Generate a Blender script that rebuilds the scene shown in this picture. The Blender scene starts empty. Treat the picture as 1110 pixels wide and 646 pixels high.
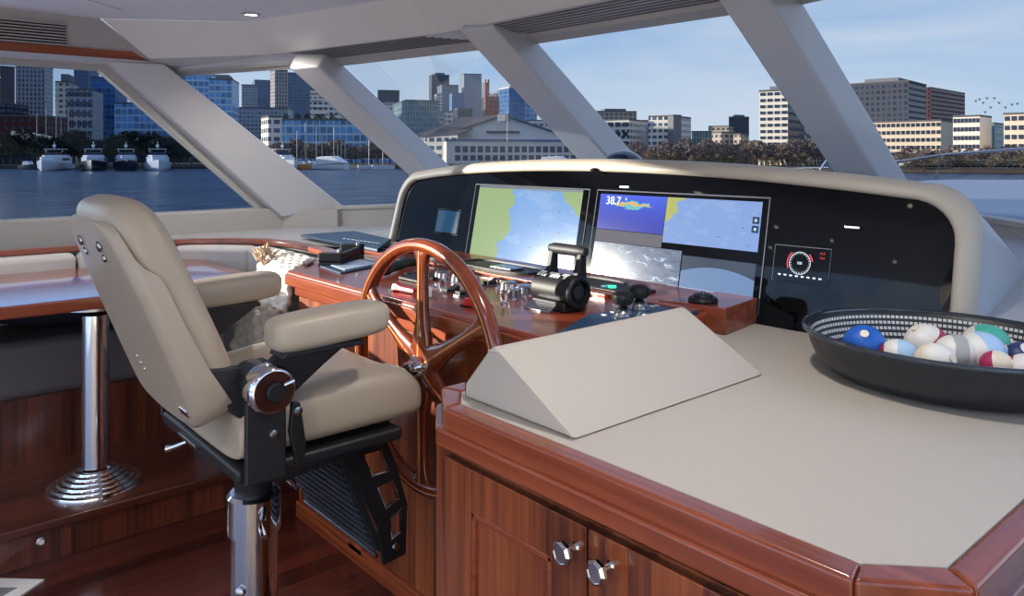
import bpy, bmesh, math, random
from mathutils import Vector, Matrix
R = math.radians
C = bpy.context.scene.collection
scene = bpy.context.scene

# ---------------------------------------------------------------- camera, world, sun, exposure
CAMH = 1.41; FPX = 835.0; YAW = R(49.15)
cam_d = bpy.data.cameras.new('camera'); cam = bpy.data.objects.new('camera', cam_d); C.objects.link(cam)
cam.location = (0, 0, CAMH); cam.rotation_euler = (R(90), 0, YAW)
cam_d.sensor_width = 36; cam_d.lens = 36*FPX/1110; cam_d.shift_y = -156/1110; cam_d.clip_start = 0.02; cam_d.clip_end = 8000
scene.camera = cam
scene.view_settings.view_transform = 'Standard'; scene.view_settings.look = 'None'
scene.view_settings.gamma = 1; scene.view_settings.use_curve_mapping = False
scene.view_settings.exposure = 0.12

SUN_DIR = Vector((.684, .716, -.122)).normalized()      # the way the light travels: low winter sun from port aft
sd = bpy.data.lights.new('sun', 'SUN'); sd.energy = 14.0; sd.angle = R(.6); sd.color = (1.0, .9, .76)
so = bpy.data.objects.new('sun', sd); C.objects.link(so); so.rotation_euler = SUN_DIR.to_track_quat('-Z', 'Y').to_euler()

def sky():
    w = bpy.data.worlds.new('sky'); scene.world = w; w.use_nodes = True
    nt = w.node_tree; N = nt.nodes; L = nt.links; N.clear()
    out = N.new('ShaderNodeOutputWorld'); bg = N.new('ShaderNodeBackground'); L.new(bg.outputs[0], out.inputs[0])
    tc = N.new('ShaderNodeTexCoord'); sx = N.new('ShaderNodeSeparateXYZ'); L.new(tc.outputs['Generated'], sx.inputs[0])
    r = N.new('ShaderNodeValToRGB'); L.new(sx.outputs[2], r.inputs[0])
    e = r.color_ramp.elements
    e[0].position = 0; e[0].color = (.50, .63, .74, 1); e[1].position = .6; e[1].color = (.12, .24, .52, 1)
    k = e.new(.10); k.color = (.34, .50, .70, 1); k = e.new(.24); k.color = (.24, .39, .64, 1)
    mp = N.new('ShaderNodeMapping'); mp.inputs['Scale'].default_value = (1.6, 1.6, 7.5); L.new(tc.outputs['Generated'], mp.inputs[0])
    mp.inputs['Location'].default_value = (.35, .2, .0)
    n = N.new('ShaderNodeTexNoise'); n.inputs['Scale'].default_value = 1.5; n.inputs['Detail'].default_value = 7; n.inputs['Roughness'].default_value = .5
    n.inputs['Distortion'].default_value = .5
    L.new(mp.outputs[0], n.inputs['Vector'])
    cr = N.new('ShaderNodeValToRGB'); cr.color_ramp.elements[0].position = .38; cr.color_ramp.elements[1].position = .68
    cr.color_ramp.elements[1].color = (.7, .7, .7, 1)
    L.new(n.outputs[0], cr.inputs[0])
    mx = N.new('ShaderNodeMix'); mx.data_type = 'RGBA'; L.new(cr.outputs[0], mx.inputs[0]); L.new(r.outputs[0], mx.inputs[6])
    mx.inputs[7].default_value = (.62, .68, .74, 1)
    L.new(mx.outputs[2], bg.inputs[0]); bg.inputs[1].default_value = 2.9
sky()

# ---------------------------------------------------------------- helpers
S_, C_ = math.sin(YAW), math.cos(YAW)
def ray(u, v):
    t = (u-555)/FPX; return Vector((-S_+C_*t, C_+S_*t, (167-v)/FPX))
def at(u, v, z=None, y=None, x=None, D=None):
    r = ray(u, v)
    if z is not None: D = (z-CAMH)/r.z
    elif y is not None: D = y/r.y
    elif x is not None: D = x/r.x
    return Vector((0, 0, CAMH)) + r*D

def root_loc(p):
    l = Vector((0, 0, 0)); rot = Matrix.Identity(4)
    while p is not None:
        l = l + p.location; p = p.parent
    return l

class MB:
    def __init__(s): s.v = []; s.f = []; s.uv = None
    def add(s, vs, fs):
        o = len(s.v); s.v += [tuple(q) for q in vs]; s.f += [tuple(i+o for i in f) for f in fs]; return s
    def box(s, x0, x1, y0, y1, z0, z1):
        return s.add([(x0,y0,z0),(x1,y0,z0),(x1,y1,z0),(x0,y1,z0),(x0,y0,z1),(x1,y0,z1),(x1,y1,z1),(x0,y1,z1)],
                     [(0,3,2,1),(4,5,6,7),(0,1,5,4),(1,2,6,5),(2,3,7,6),(3,0,4,7)])
    def hexa(s, a, b):                      # two quads (lists of four points), joined
        return s.add(list(a)+list(b), [(0,3,2,1),(4,5,6,7),(0,1,5,4),(1,2,6,5),(2,3,7,6),(3,0,4,7)])
    def rings(s, rs, cap=True, closed=True, loop=False):
        n = len(rs[0]); o = len(s.v)
        for r in rs: s.v += [tuple(q) for q in r]
        m = len(rs)
        for i in range(m if loop else m-1):
            for j in range(n if closed else n-1):
                a = o+i*n+j; b = o+i*n+(j+1) % n; c = o+((i+1) % m)*n+(j+1) % n; d = o+((i+1) % m)*n+j
                s.f.append((a, b, c, d))
        if cap and not loop:
            s.f.append(tuple(o+j for j in reversed(range(n)))); s.f.append(tuple(o+(m-1)*n+j for j in range(n)))
        return s
    def prism(s, poly, ax, a, b):            # poly in the two other axes
        def p(q, t):
            return {'x': (t, q[0], q[1]), 'y': (q[0], t, q[1]), 'z': (q[0], q[1], t)}[ax]
        return s.rings([[p(q, a) for q in poly], [p(q, b) for q in poly]])
    def lathe(s, prof, c=(0,0,0), n=24, axis=(0,0,1), cap=True):   # prof = [(r, h)...]
        q = Vector(axis).to_track_quat('Z', 'Y'); c = Vector(c)
        rs = [[c + q @ Vector((r*math.cos(2*math.pi*k/n), r*math.sin(2*math.pi*k/n), h)) for k in range(n)] for r, h in prof]
        return s.rings(rs, cap)
    def cyl(s, a, b, r, n=16, r2=None):
        a = Vector(a); b = Vector(b); d = b-a
        return s.lathe([(r, 0), (r if r2 is None else r2, d.length)], a, n, d)
    def tube(s, pts, r, n=10, loop=False, sq=1.0):
        pts = [Vector(p) for p in pts]; m = len(pts); rs = []
        up = Vector((0, 0, 1))
        for i, p in enumerate(pts):
            a = pts[(i-1) % m] if (loop or i > 0) else p; b = pts[(i+1) % m] if (loop or i < m-1) else p
            t = (b-a).normalized(); u = up if abs(t.dot(up)) < .95 else Vector((0, 1, 0))
            x = t.cross(u).normalized(); y = x.cross(t).normalized()
            rr = r[i] if isinstance(r, (list, tuple)) else r
            rs.append([p + x*rr*math.cos(2*math.pi*k/n) + y*rr*sq*math.sin(2*math.pi*k/n) for k in range(n)])
        return s.rings(rs, True, True, loop)
    def ball(s, c, r, n=20, m=12, zs=1.0, half=False):
        c = Vector(c); prof = []
        for i in range(m+1):
            a = -math.pi/2 + (math.pi)*i/m if not half else (math.pi/2)*i/m
            prof.append((max(r*math.cos(a), 1e-4), r*math.sin(a)*zs))
        return s.lathe(prof, c, n)
    def build(s, name, m, parent=None, bevel=0, seg=3, smooth=True, sub=0, ang=35, label=None, boxuv=False):
        me = bpy.data.meshes.new(name); o = root_loc(parent)
        me.from_pydata([Vector(q)-o for q in s.v], [], s.f); me.update()
        bm = bmesh.new(); bm.from_mesh(me); bmesh.ops.recalc_face_normals(bm, faces=bm.faces); bm.to_mesh(me); bm.free()
        ob = bpy.data.objects.new(name, me); C.objects.link(ob)
        if m: me.materials.append(m)
        if parent is not None: ob.parent = parent
        if boxuv:
            ul = me.uv_layers.new(name='UVMap')
            for p in me.polygons:
                nn = p.normal
                t = Vector((-nn.y, nn.x, 0))
                flat = t.length < .3
                if not flat: t.normalize()
                for li in p.loop_indices:
                    q = me.vertices[me.loops[li].vertex_index].co
                    ul.data[li].uv = (q.x*1e-3+.5, .001) if flat else (q.dot(t)+500, q.z+500)
        if smooth:
            for p in me.polygons: p.use_smooth = True
            if not bevel and not sub: me.set_sharp_from_angle(angle=R(ang))
        if bevel:
            b = ob.modifiers.new('bevel', 'BEVEL'); b.width = bevel; b.segments = seg; b.limit_method = 'ANGLE'; b.angle_limit = R(30)
            b.harden_normals = False
            w = ob.modifiers.new('normals', 'WEIGHTED_NORMAL'); w.keep_sharp = True
        if sub:
            d = ob.modifiers.new('subdivision', 'SUBSURF'); d.levels = sub; d.render_levels = sub
        if label: ob['label'] = label
        return ob

def tag(o, label, cat, group=None):
    o['label'] = label; o['category'] = cat
    if group: o['group'] = group
    return o
def thing(name, label, cat, loc=(0,0,0), group=None):
    o = bpy.data.objects.new(name, None); C.objects.link(o); o.location = loc; o.empty_display_size = .05
    return tag(o, label, cat, group)
def struct(o): o['kind'] = 'structure'; return o
def copy_tree(o, parent=None):
    c = o.copy(); C.objects.link(c); c.parent = parent
    for ch in list(o.children): copy_tree(ch, c)
    return c
def dup(o, loc, label, rz=0, sc=1):
    c = copy_tree(o); c.location = loc; c.rotation_euler = (0, 0, rz); c.scale = (sc, sc, sc)
    c['label'] = label; return c
def se(a, n):                                   # superellipse cos/sin
    c, s = math.cos(a), math.sin(a)
    return math.copysign(abs(c)**(2/n), c), math.copysign(abs(s)**(2/n), s)
def text_mesh(txt, size, loc, rot, m, name, parent=None, extrude=.0004):
    cu = bpy.data.curves.new(name, 'FONT'); cu.body = txt; cu.size = size; cu.extrude = extrude; cu.align_x = 'CENTER'; cu.align_y = 'CENTER'
    tmp = bpy.data.objects.new('tmp_text', cu); C.objects.link(tmp)
    bpy.context.view_layer.update()
    me = bpy.data.meshes.new_from_object(tmp.evaluated_get(bpy.context.evaluated_depsgraph_get()))
    bpy.data.objects.remove(tmp); me.name = name
    o = bpy.data.objects.new(name, me); C.objects.link(o); me.materials.clear(); me.materials.append(m)
    o.rotation_euler = rot; o.location = Vector(loc) - root_loc(parent)
    if parent is not None: o.parent = parent
    return o

# ---------------------------------------------------------------- materials
def lin(c): return tuple(((x/255)/12.92 if x/255 <= .04045 else ((x/255+.055)/1.055)**2.4) for x in c)
def base(name):
    m = bpy.data.materials.new(name); m.use_nodes = True; nt = m.node_tree
    return m, nt, nt.nodes['Principled BSDF']
def plain(name, rgb, rough=.5, metal=0, coat=0, bump=0, bscale=200, spec=.5, var=.0, vscale=8):
    m, nt, b = base(name); N = nt.nodes; L = nt.links
    c = lin(rgb); b.inputs['Base Color'].default_value = (*c, 1); b.inputs['Roughness'].default_value = rough; b.inputs['Metallic'].default_value = metal
    b.inputs['Coat Weight'].default_value = coat; b.inputs['Coat Roughness'].default_value = .08; b.inputs['Specular IOR Level'].default_value = spec
    tc = N.new('ShaderNodeTexCoord')
    n = N.new('ShaderNodeTexNoise'); n.inputs['Scale'].default_value = vscale; n.inputs['Detail'].default_value = 4; L.new(tc.outputs['Object'], n.inputs['Vector'])
    mx = N.new('ShaderNodeMix'); mx.data_type = 'RGBA'; L.new(n.outputs[0], mx.inputs[0])
    mx.inputs[6].default_value = (*[x*(1-var) for x in c], 1); mx.inputs[7].default_value = (*[min(1, x*(1+var)) for x in c], 1)
    L.new(mx.outputs[2], b.inputs['Base Color'])
    if bump:
        n2 = N.new('ShaderNodeTexNoise'); n2.inputs['Scale'].default_value = bscale; n2.inputs['Detail'].default_value = 3; L.new(tc.outputs['Object'], n2.inputs['Vector'])
        bp = N.new('ShaderNodeBump'); bp.inputs['Strength'].default_value = bump; bp.inputs['Distance'].default_value = .002
        L.new(n2.outputs[0], bp.inputs['Height']); L.new(bp.outputs[0], b.inputs['Normal'])
    return m
def wood(name, dark, light, axis='x', rough=.3, coat=.6, fine=60, planks=None, pax='x', pw=.09):
    m, nt, b = base(name); N = nt.nodes; L = nt.links
    tc = N.new('ShaderNodeTexCoord'); mp = N.new('ShaderNodeMapping')
    s = [fine]*3; s['xyz'.index(axis)] = fine*.035; mp.inputs['Scale'].default_value = s
    L.new(tc.outputs['Object'], mp.inputs[0])
    n = N.new('ShaderNodeTexNoise'); n.inputs['Scale'].default_value = 1; n.inputs['Detail'].default_value = 5; n.inputs['Distortion'].default_value = .4
    L.new(mp.outputs[0], n.inputs['Vector'])
    mp2 = N.new('ShaderNodeMapping'); s = [fine*.16]*3; s['xyz'.index(axis)] = fine*.012; mp2.inputs['Scale'].default_value = s
    L.new(tc.outputs['Object'], mp2.inputs[0])
    n2 = N.new('ShaderNodeTexNoise'); n2.inputs['Scale'].default_value = 1; n2.inputs['Detail'].default_value = 3; L.new(mp2.outputs[0], n2.inputs['Vector'])
    ad = N.new('ShaderNodeMath'); ad.operation = 'ADD'
    ml = N.new('ShaderNodeMath'); ml.operation = 'MULTIPLY'; ml.inputs[1].default_value = .5; L.new(n.outputs[0], ml.inputs[0])
    ml2 = N.new('ShaderNodeMath'); ml2.operation = 'MULTIPLY'; ml2.inputs[1].default_value = .5; L.new(n2.outputs[0], ml2.inputs[0])
    L.new(ml.outputs[0], ad.inputs[0]); L.new(ml2.outputs[0], ad.inputs[1]); fac = ad.outputs[0]
    if planks:
        sp = N.new('ShaderNodeSeparateXYZ'); L.new(tc.outputs['Object'], sp.inputs[0])
        d = N.new('ShaderNodeMath'); d.operation = 'DIVIDE'; d.inputs[1].default_value = pw; L.new(sp.outputs['XYZ'.index(pax.upper())], d.inputs[0])
        fl = N.new('ShaderNodeMath'); fl.operation = 'FLOOR'; L.new(d.outputs[0], fl.inputs[0])
        wn = N.new('ShaderNodeTexWhiteNoise'); wn.noise_dimensions = '1D'; L.new(fl.outputs[0], wn.inputs['W'])
        m3 = N.new('ShaderNodeMath'); m3.operation = 'MULTIPLY_ADD'; m3.inputs[1].default_value = planks; m3.inputs[2].default_value = -planks/2
        L.new(wn.outputs[0], m3.inputs[0])
        a2 = N.new('ShaderNodeMath'); a2.operation = 'ADD'; L.new(fac, a2.inputs[0]); L.new(m3.outputs[0], a2.inputs[1]); fac = a2.outputs[0]
    r = N.new('ShaderNodeValToRGB'); L.new(fac, r.inputs[0])
    e = r.color_ramp.elements; e[0].position = .32; e[0].color = (*lin(dark), 1); e[1].position = .68; e[1].color = (*lin(light), 1)
    L.new(r.outputs[0], b.inputs['Base Color'])
    b.inputs['Roughness'].default_value = rough; b.inputs['Coat Weight'].default_value = coat; b.inputs['Coat Roughness'].default_value = .12
    return m
def emis(name, rgb, st=1.0, rough=.15):
    m, nt, b = base(name); b.inputs['Base Color'].default_value = (.01, .01, .012, 1); b.inputs['Roughness'].default_value = rough; b.inputs['Specular IOR Level'].default_value = .12
    b.inputs['Emission Color'].default_value = (*lin(rgb), 1); b.inputs['Emission Strength'].default_value = st
    return m
def glass(name, tint, gloss=.08):
    m = bpy.data.materials.new(name); m.use_nodes = True; nt = m.node_tree; N = nt.nodes; L = nt.links; N.clear()
    out = N.new('ShaderNodeOutputMaterial'); t = N.new('ShaderNodeBsdfTransparent'); t.inputs[0].default_value = (*tint, 1)
    g = N.new('ShaderNodeBsdfGlossy'); g.inputs['Roughness'].default_value = .01; g.inputs[0].default_value = (.9, .95, 1, 1)
    fr = N.new('ShaderNodeFresnel'); fr.inputs[0].default_value = 1.3
    mu = N.new('ShaderNodeMath'); mu.operation = 'MULTIPLY'; mu.inputs[1].default_value = gloss*6; L.new(fr.outputs[0], mu.inputs[0])
    mx = N.new('ShaderNodeMixShader'); L.new(mu.outputs[0], mx.inputs[0]); L.new(t.outputs[0], mx.inputs[1]); L.new(g.outputs[0], mx.inputs[2])
    L.new(mx.outputs[0], out.inputs[0]); return m
def facade(name, wall, pane, cw, ch, fw=.6, fh=.55, rough=.25, glow=0):
    m, nt, b = base(name); N = nt.nodes; L = nt.links
    uv = N.new('ShaderNodeUVMap'); sp = N.new('ShaderNodeSeparateXYZ'); L.new(uv.outputs[0], sp.inputs[0])
    def cell(sock, size, frac):
        d = N.new('ShaderNodeMath'); d.operation = 'DIVIDE'; d.inputs[1].default_value = size*.66; L.new(sock, d.inputs[0])
        f = N.new('ShaderNodeMath'); f.operation = 'FRACT'; L.new(d.outputs[0], f.inputs[0])
        g = N.new('ShaderNodeMath'); g.operation = 'LESS_THAN'; g.inputs[1].default_value = frac; L.new(f.outputs[0], g.inputs[0])
        return g.outputs[0], d.outputs[0]
    a, da = cell(sp.outputs[0], cw, fw); c, dc = cell(sp.outputs[1], ch, fh)
    mu = N.new('ShaderNodeMath'); mu.operation = 'MULTIPLY'; L.new(a, mu.inputs[0]); L.new(c, mu.inputs[1])
    fa = N.new('ShaderNodeMath'); fa.operation = 'FLOOR'; L.new(da, fa.inputs[0]); fb = N.new('ShaderNodeMath'); fb.operation = 'FLOOR'; L.new(dc, fb.inputs[0])
    cb = N.new('ShaderNodeCombineXYZ'); L.new(fa.outputs[0], cb.inputs[0]); L.new(fb.outputs[0], cb.inputs[1])
    wn = N.new('ShaderNodeTexWhiteNoise'); L.new(cb.outputs[0], wn.inputs['Vector'])
    pm = N.new('ShaderNodeMix'); pm.data_type = 'RGBA'; L.new(wn.outputs[0], pm.inputs[0])
    p = lin(pane); pm.inputs[6].default_value = (*[x*.55 for x in p], 1); pm.inputs[7].default_value = (*[min(1, x*1.5) for x in p], 1)
    mx = N.new('ShaderNodeMix'); mx.data_type = 'RGBA'; L.new(mu.outputs[0], mx.inputs[0]); mx.inputs[6].default_value = (*lin(wall), 1); L.new(pm.outputs[2], mx.inputs[7])
    L.new(mx.outputs[2], b.inputs['Base Color'])
    rr = N.new('ShaderNodeMath'); rr.operation = 'MULTIPLY_ADD'; rr.inputs[1].default_value = rough-.85; rr.inputs[2].default_value = .85; L.new(mu.outputs[0], rr.inputs[0])
    L.new(rr.outputs[0], b.inputs['Roughness']); return m

M = {}
M['leather'] = plain('beige leather', (172, 158, 140), .42, bump=.12, bscale=420, var=.03, vscale=4)
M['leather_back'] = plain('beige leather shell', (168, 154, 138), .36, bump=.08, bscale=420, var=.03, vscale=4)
M['counter_leather'] = plain('pale counter leather', (190, 181, 170), .5, bump=.12, bscale=380, var=.03, vscale=3)
M['hood'] = plain('beige hood leather', (176, 166, 152), .45, bump=.1, bscale=380, var=.03)
M['trim'] = plain('cream window trim', (176, 170, 162), .5, var=.02)
M['mullion'] = plain('grey beige mullion', (198, 196, 196), .35, var=.02, coat=.5)
M['soffit'] = plain('white soffit panel', (232, 227, 218), .45, var=.01)
M['ceiling'] = plain('pale grey ceiling fabric', (226, 226, 232), .7, bump=.1, bscale=300, var=.02)
M['louvre'] = plain('grey louvre', (96, 94, 96), .6)
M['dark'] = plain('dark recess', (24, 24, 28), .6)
M['ledge'] = plain('pale grey ledge', (178, 176, 174), .55, var=.03)
RD, RL = (82, 30, 14), (168, 82, 42)
M['wood_x'] = wood('mahogany along x', RD, RL, 'x')
M['wood_y'] = wood('mahogany along y', RD, RL, 'y')
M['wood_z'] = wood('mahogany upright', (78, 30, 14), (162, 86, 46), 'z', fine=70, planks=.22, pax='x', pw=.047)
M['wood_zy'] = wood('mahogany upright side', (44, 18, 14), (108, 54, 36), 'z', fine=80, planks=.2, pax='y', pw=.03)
M['trimwood_x'] = wood('red mahogany trim', (98, 40, 24), (164, 84, 52), 'x', rough=.22, fine=50)
M['trimwood_y'] = wood('red mahogany trim y', (98, 40, 24), (164, 84, 52), 'y', rough=.22, fine=50)
M['dash_wood'] = wood('burl dash top', (92, 32, 16), (148, 66, 38), 'x', rough=.34, coat=.45, fine=30)
M['wheel_wood'] = wood('varnished wheel wood', (92, 36, 16), (136, 60, 30), 'z', rough=.18, coat=1, fine=40)
M['inlay'] = wood('pale wood inlay', (196, 128, 78), (214, 150, 96), 'z', rough=.2)
M['floor'] = wood('dark mahogany floor', (34, 14, 12), (92, 40, 30), 'y', rough=.28, fine=46, planks=.3, pax='x', pw=.085)
M['step'] = wood('mahogany step', (52, 24, 18), (104, 52, 36), 'y', rough=.28, fine=40, planks=.12, pax='x', pw=.3)
M['chrome'] = plain('polished steel', (215, 215, 220), .07, 1)
M['steel'] = plain('satin steel', (170, 172, 178), .25, 1)
M['black'] = plain('black plastic', (20, 21, 24), .5, spec=.35)
M['blackmetal'] = plain('black powder coat', (30, 32, 37), .42, bump=.15, bscale=500)
M['texblack'] = plain('textured black', (34, 36, 42), .55, bump=.8, bscale=220, var=.35, vscale=150)
M['rubber'] = plain('black rubber', (26, 28, 32), .55)
M['red'] = plain('red cover', (196, 24, 34), .3)
M['white'] = plain('white plastic', (225, 225, 222), .4)
M['gelcoat'] = plain('white gelcoat', (222, 226, 232), .25)
M['navy'] = plain('dark navy cover', (30, 62, 92), .45)
M['sofa_dark'] = plain('dark grey leather', (88, 84, 88), .45, bump=.15, bscale=300, var=.08)
M['sofa_light'] = plain('light woven upholstery', (206, 200, 194), .85, bump=.5, bscale=500, var=.05, vscale=120)
M['throw'] = plain('knitted throw', (204, 198, 188), .95, bump=.8, bscale=160, var=.12, vscale=60)
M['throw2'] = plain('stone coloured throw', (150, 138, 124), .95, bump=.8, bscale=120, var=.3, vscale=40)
M['navycushion'] = plain('navy cushion', (20, 26, 44), .8, bump=.4, bscale=300)
M['stripe'] = plain('blue white cushion fabric', (120, 150, 190), .8)
M['tableblue'] = plain('glossy blue table panel', (118, 142, 206), .12, coat=1)
M['paper'] = plain('paper', (205, 205, 205), .5, var=.1, vscale=30)
M['card'] = plain('pale blue card', (170, 190, 214), .4, var=.05)
M['burl'] = plain('red burl disc', (44, 12, 10), .25, coat=.2, var=.6, vscale=60)
M['blackglass'] = plain('black glass', (4, 5, 8), .03, spec=.3)
M['bluelens'] = plain('dark blue dome', (10, 26, 48), .04, coat=1)
# ================================================================ STRUCTURE
STARX = .5; PORTX = -4.5; AFT = -2.2
struct(MB().box(PORTX-.1, STARX+.1, AFT, 3.4, -.06, 0).build('floor', M['floor'], smooth=False))
# raised platform on the port side
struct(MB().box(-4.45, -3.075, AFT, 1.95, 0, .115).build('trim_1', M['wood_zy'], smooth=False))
struct(MB().box(-4.45, -3.045, AFT, 1.95, .115, .15).build('trim_2', M['step'], bevel=.008))
# ceiling and soffit
Ht = [(-4.5, AFT, 1.88), (-4.5, 1.40, 1.862), (-3.72, 2.01, 1.90), (-2.58, 2.38, 1.93), (-1.32, 2.43, 1.93), (-.2, 2.05, 1.9), (.5, 1.4, 1.862), (.5, AFT, 1.88)]
So = [(-4.36, AFT, 1.93), (-4.36, 1.22, 1.915), (-4.03, 1.74, 1.95), (-2.93, 2.11, 1.975), (-1.1, 2.11, 1.975), (-.05, 1.75, 1.95), (.36, 1.22, 1.915), (.36, AFT, 1.93)]
Si = [(-4.30, AFT, 2.10), (-4.34, .98, 2.10), (-3.96, 1.57, 2.10), (-2.86, 1.86, 2.10), (-1.15, 1.86, 2.10), (-.05, 1.55, 2.10), (.3, .98, 2.10), (.3, AFT, 2.10)]
V = Vector
def strip(a, b, i, th=.012):
    q = [V(a[i]), V(a[i+1]), V(b[i+1]), V(b[i])]; n = (q[1]-q[0]).cross(q[3]-q[0]).normalized()*th
    if n.z < 0: n = -n
    return q, [p+n for p in q]
struct(MB().rings([Si, [(x, y, 2.14) for x, y, z in Si]]).build('ceiling', M['ceiling'], smooth=False))
# faint seam across the ceiling
struct(MB().tube([(-4.0, 1.0, 2.1), (-2.6, -.6, 2.1)], .003, 6).build('trim_3', M['trim'], smooth=False))
for i in range(1, 6):
    a, b = strip(So, Si, i)
    struct(MB().hexa(a, b).build('trim_%d' % (i+9), M['soffit'], bevel=.004, seg=2))
# louvred header between soffit and glass, with dark slots
Hi = []
for i in range(8):
    p = V(Ht[i]); q = V(So[i]); Hi.append(tuple(p.lerp(q, .28)))
for i in range(7):
    a, b = strip(Hi, So, i, .02)
    if i in (0, 6): struct(MB().hexa(a, b).build('trim_%d' % (i+19), M['mullion'], smooth=False)); continue
    hd = MB().hexa(a, b)
    struct(hd.build('trim_%d' % (i+19), M['mullion'], smooth=False))
    if i >= 2:
        lv = MB()
        for k in range(7):
            f = .12+.76*k/6; o = V((0, 0, -.004)); g = .045
            p0 = a[0].lerp(a[3], f); p1 = a[1].lerp(a[2], f); q0 = a[0].lerp(a[3], f+g); q1 = a[1].lerp(a[2], f+g)
            e = (p1-p0); e0 = e*.12; p0, p1, q0, q1 = p0+e0, p1-e0, q0+e0, q1-e0
            lv.hexa([p0+o, p1+o, q1+o, q0+o], [p0-o, p1-o, q1-o, q0-o])
        t = thing('ceiling_vent', 'long slotted grey air vent over the %s' % {2:'window pane next to the port corner pane', 3:'broad centre windscreen pane', 4:'starboard windscreen pane right of the widest pillar', 5:'starboard corner windscreen pane'}[i], 'vent', lv.v[0], 'slotted header vents')
        lv.build('slat', M['louvre'], t, smooth=False)
# slim frame on the glass line
for i in range(7):
    p, q = V(Ht[i]), V(Ht[i+1]); a, b = V(Hi[i]), V(Hi[i+1])
    d = V((0, 0, -.03))
    struct(MB().hexa([p, q, b, a], [p+d*.6, q+d*.6, b+d*.5, a+d*.5]).build('trim_%d' % (i+29), M['trim'], smooth=False))
# port side: fascia above window with grille and wood strip
struct(MB().hexa([(-4.36, AFT, 1.935), (-4.36, 1.22, 1.92), (-4.34, .98, 2.10), (-4.30, AFT, 2.10)], [(-4.40, AFT, 1.935), (-4.40, 1.22, 1.92), (-4.38, .98, 2.10), (-4.34, AFT, 2.10)]).build('trim_41', M['trim'], smooth=False))
struct(MB().hexa([(-4.355, AFT, 1.895), (-4.355, 1.215, 1.905), (-4.345, 1.13, 1.945), (-4.345, AFT, 1.935)], [(-4.37, AFT, 1.895), (-4.37, 1.235, 1.905), (-4.37, 1.13, 1.945), (-4.37, AFT, 1.935)]).build('trim_42', M['wood_y'], smooth=False))
g = thing('ceiling_vent', 'black slotted grille above the wooden strip at top left', 'vent', (-4.34, .4, 1.98))
MB().box(-4.352, -4.346, -.3, .83, 1.945, 2.055).build('backing', M['dark'], g, smooth=False)
sl = MB()
for k in range(8): sl.box(-4.346, -4.332, -.3, .83, 1.947+k*.0145, 1.953+k*.0145)
sl.build('slat', M['trim'], g, smooth=False)
# starboard fascia
struct(MB().hexa([(.36, AFT, 1.93), (.36, 1.22, 1.915), (.34, .98, 2.10), (.30, AFT, 2.10)], [(.40, AFT, 1.93), (.40, 1.22, 1.915), (.38, .98, 2.10), (.34, AFT, 2.10)]).build('trim_43', M['trim'], smooth=False))
# recessed ceiling lights; all but the first are unseen, added to brighten the cabin
LI = [(at(272, 15, z=2.1).x, at(272, 15, z=2.1).y), (-3.3, -.2), (-3.0, -.9), (-2.0, -1.2), (-.9, 1.2), (-.7, -.3), (-3.4, -1.5), (-.8, -1.6)]
for i, (x, y) in enumerate(LI):
    t = thing('ceiling_light', 'small round chrome rimmed downlight in the ceiling near the port windscreen corner' if i == 0 else 'unseen round downlight added to the wheelhouse ceiling to brighten the cabin', 'ceiling light', (x, y, 2.1), 'recessed downlights')
    MB().lathe([(.048, -.001), (.05, -.005), (.036, -.008), (.033, -.002)], (x, y, 2.1), 28).build('rim', M['chrome'], t)
    MB().lathe([(.033, -.003), (.001, -.0031)], (x, y, 2.1), 24).build('diffuser', emis('lamp glow', (255, 244, 225), 9), t)
    ld = bpy.data.lights.new('lamp', 'SPOT'); ld.energy = 30; ld.color = (1, .93, .84); ld.spot_size = R(140); ld.spot_blend = .8; ld.shadow_soft_size = .04
    lo = bpy.data.objects.new('bulb', ld); C.objects.link(lo); lo.location = (0, 0, -.03); lo.parent = t

# windscreen mullions
Bs = [(-4.5, AFT, 1.088), (-4.33, 2.30, 1.09), (-3.64, 2.95, 1.13), (-2.50, 3.25, 1.20), (-1.30, 3.38, 1.20), (-.3, 2.95, 1.13), (.33, 2.30, 1.09), (.5, AFT, 1.088)]
def mull(i, w, dep, name):
    t = V(Ht[i]); b = V(Bs[i]); al = (b-t).normalized()
    h = (V(Ht[i-1])-t).normalized()                       # along the header to port
    nrm = al.cross(h).normalized()
    if nrm.y > 0: nrm = -nrm                              # inward: aft and down
    t = t - al*(.10 if i == 2 else .22); b = b + al*.06
    q = lambda p: [p, p+h*w, p+h*(w-.012)+nrm*dep, p+h*.012+nrm*dep]
    return struct(MB().hexa(q(t), q(b)).build(name, M['mullion'], bevel=.014, seg=3))
mull(2, .185, .15, 'trim_51'); mull(3, .20, .15, 'trim_52'); mull(4, .19, .14, 'trim_53'); mull(5, .20, .15, 'trim_54')
# corner pillars (port and mirrored starboard)
def corner(sg, n):
    cx = -2.0
    X = lambda x: x if sg > 0 else 2*cx-x
    A = [(X(-4.42), 1.02, 1.90), (X(-4.38), 1.30, 1.90), (X(-4.26), 2.33, 1.08), (X(-4.40), 1.98, 1.03)]
    B = [(X(-4.52), 1.0, 1.90), (X(-4.50), 1.33, 1.90), (X(-4.35), 2.36, 1.06), (X(-4.52), 1.96, 1.03)]
    struct(MB().hexa(A, B).build('trim_%d' % n, M['mullion'], bevel=.012))
    A = [(X(-4.455), .955, 1.89), (X(-4.455), 1.03, 1.90), (X(-4.455), 1.99, 1.06), (X(-4.455), 1.875, 1.07)]
    B = [(X(-4.53), .955, 1.89), (X(-4.53), 1.03, 1.90), (X(-4.53), 1.99, 1.06), (X(-4.53), 1.875, 1.07)]
    struct(MB().hexa(A, B).build('trim_%d' % (n+1), M['trim'], bevel=.004))
corner(1, 61); corner(-1, 63)
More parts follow.
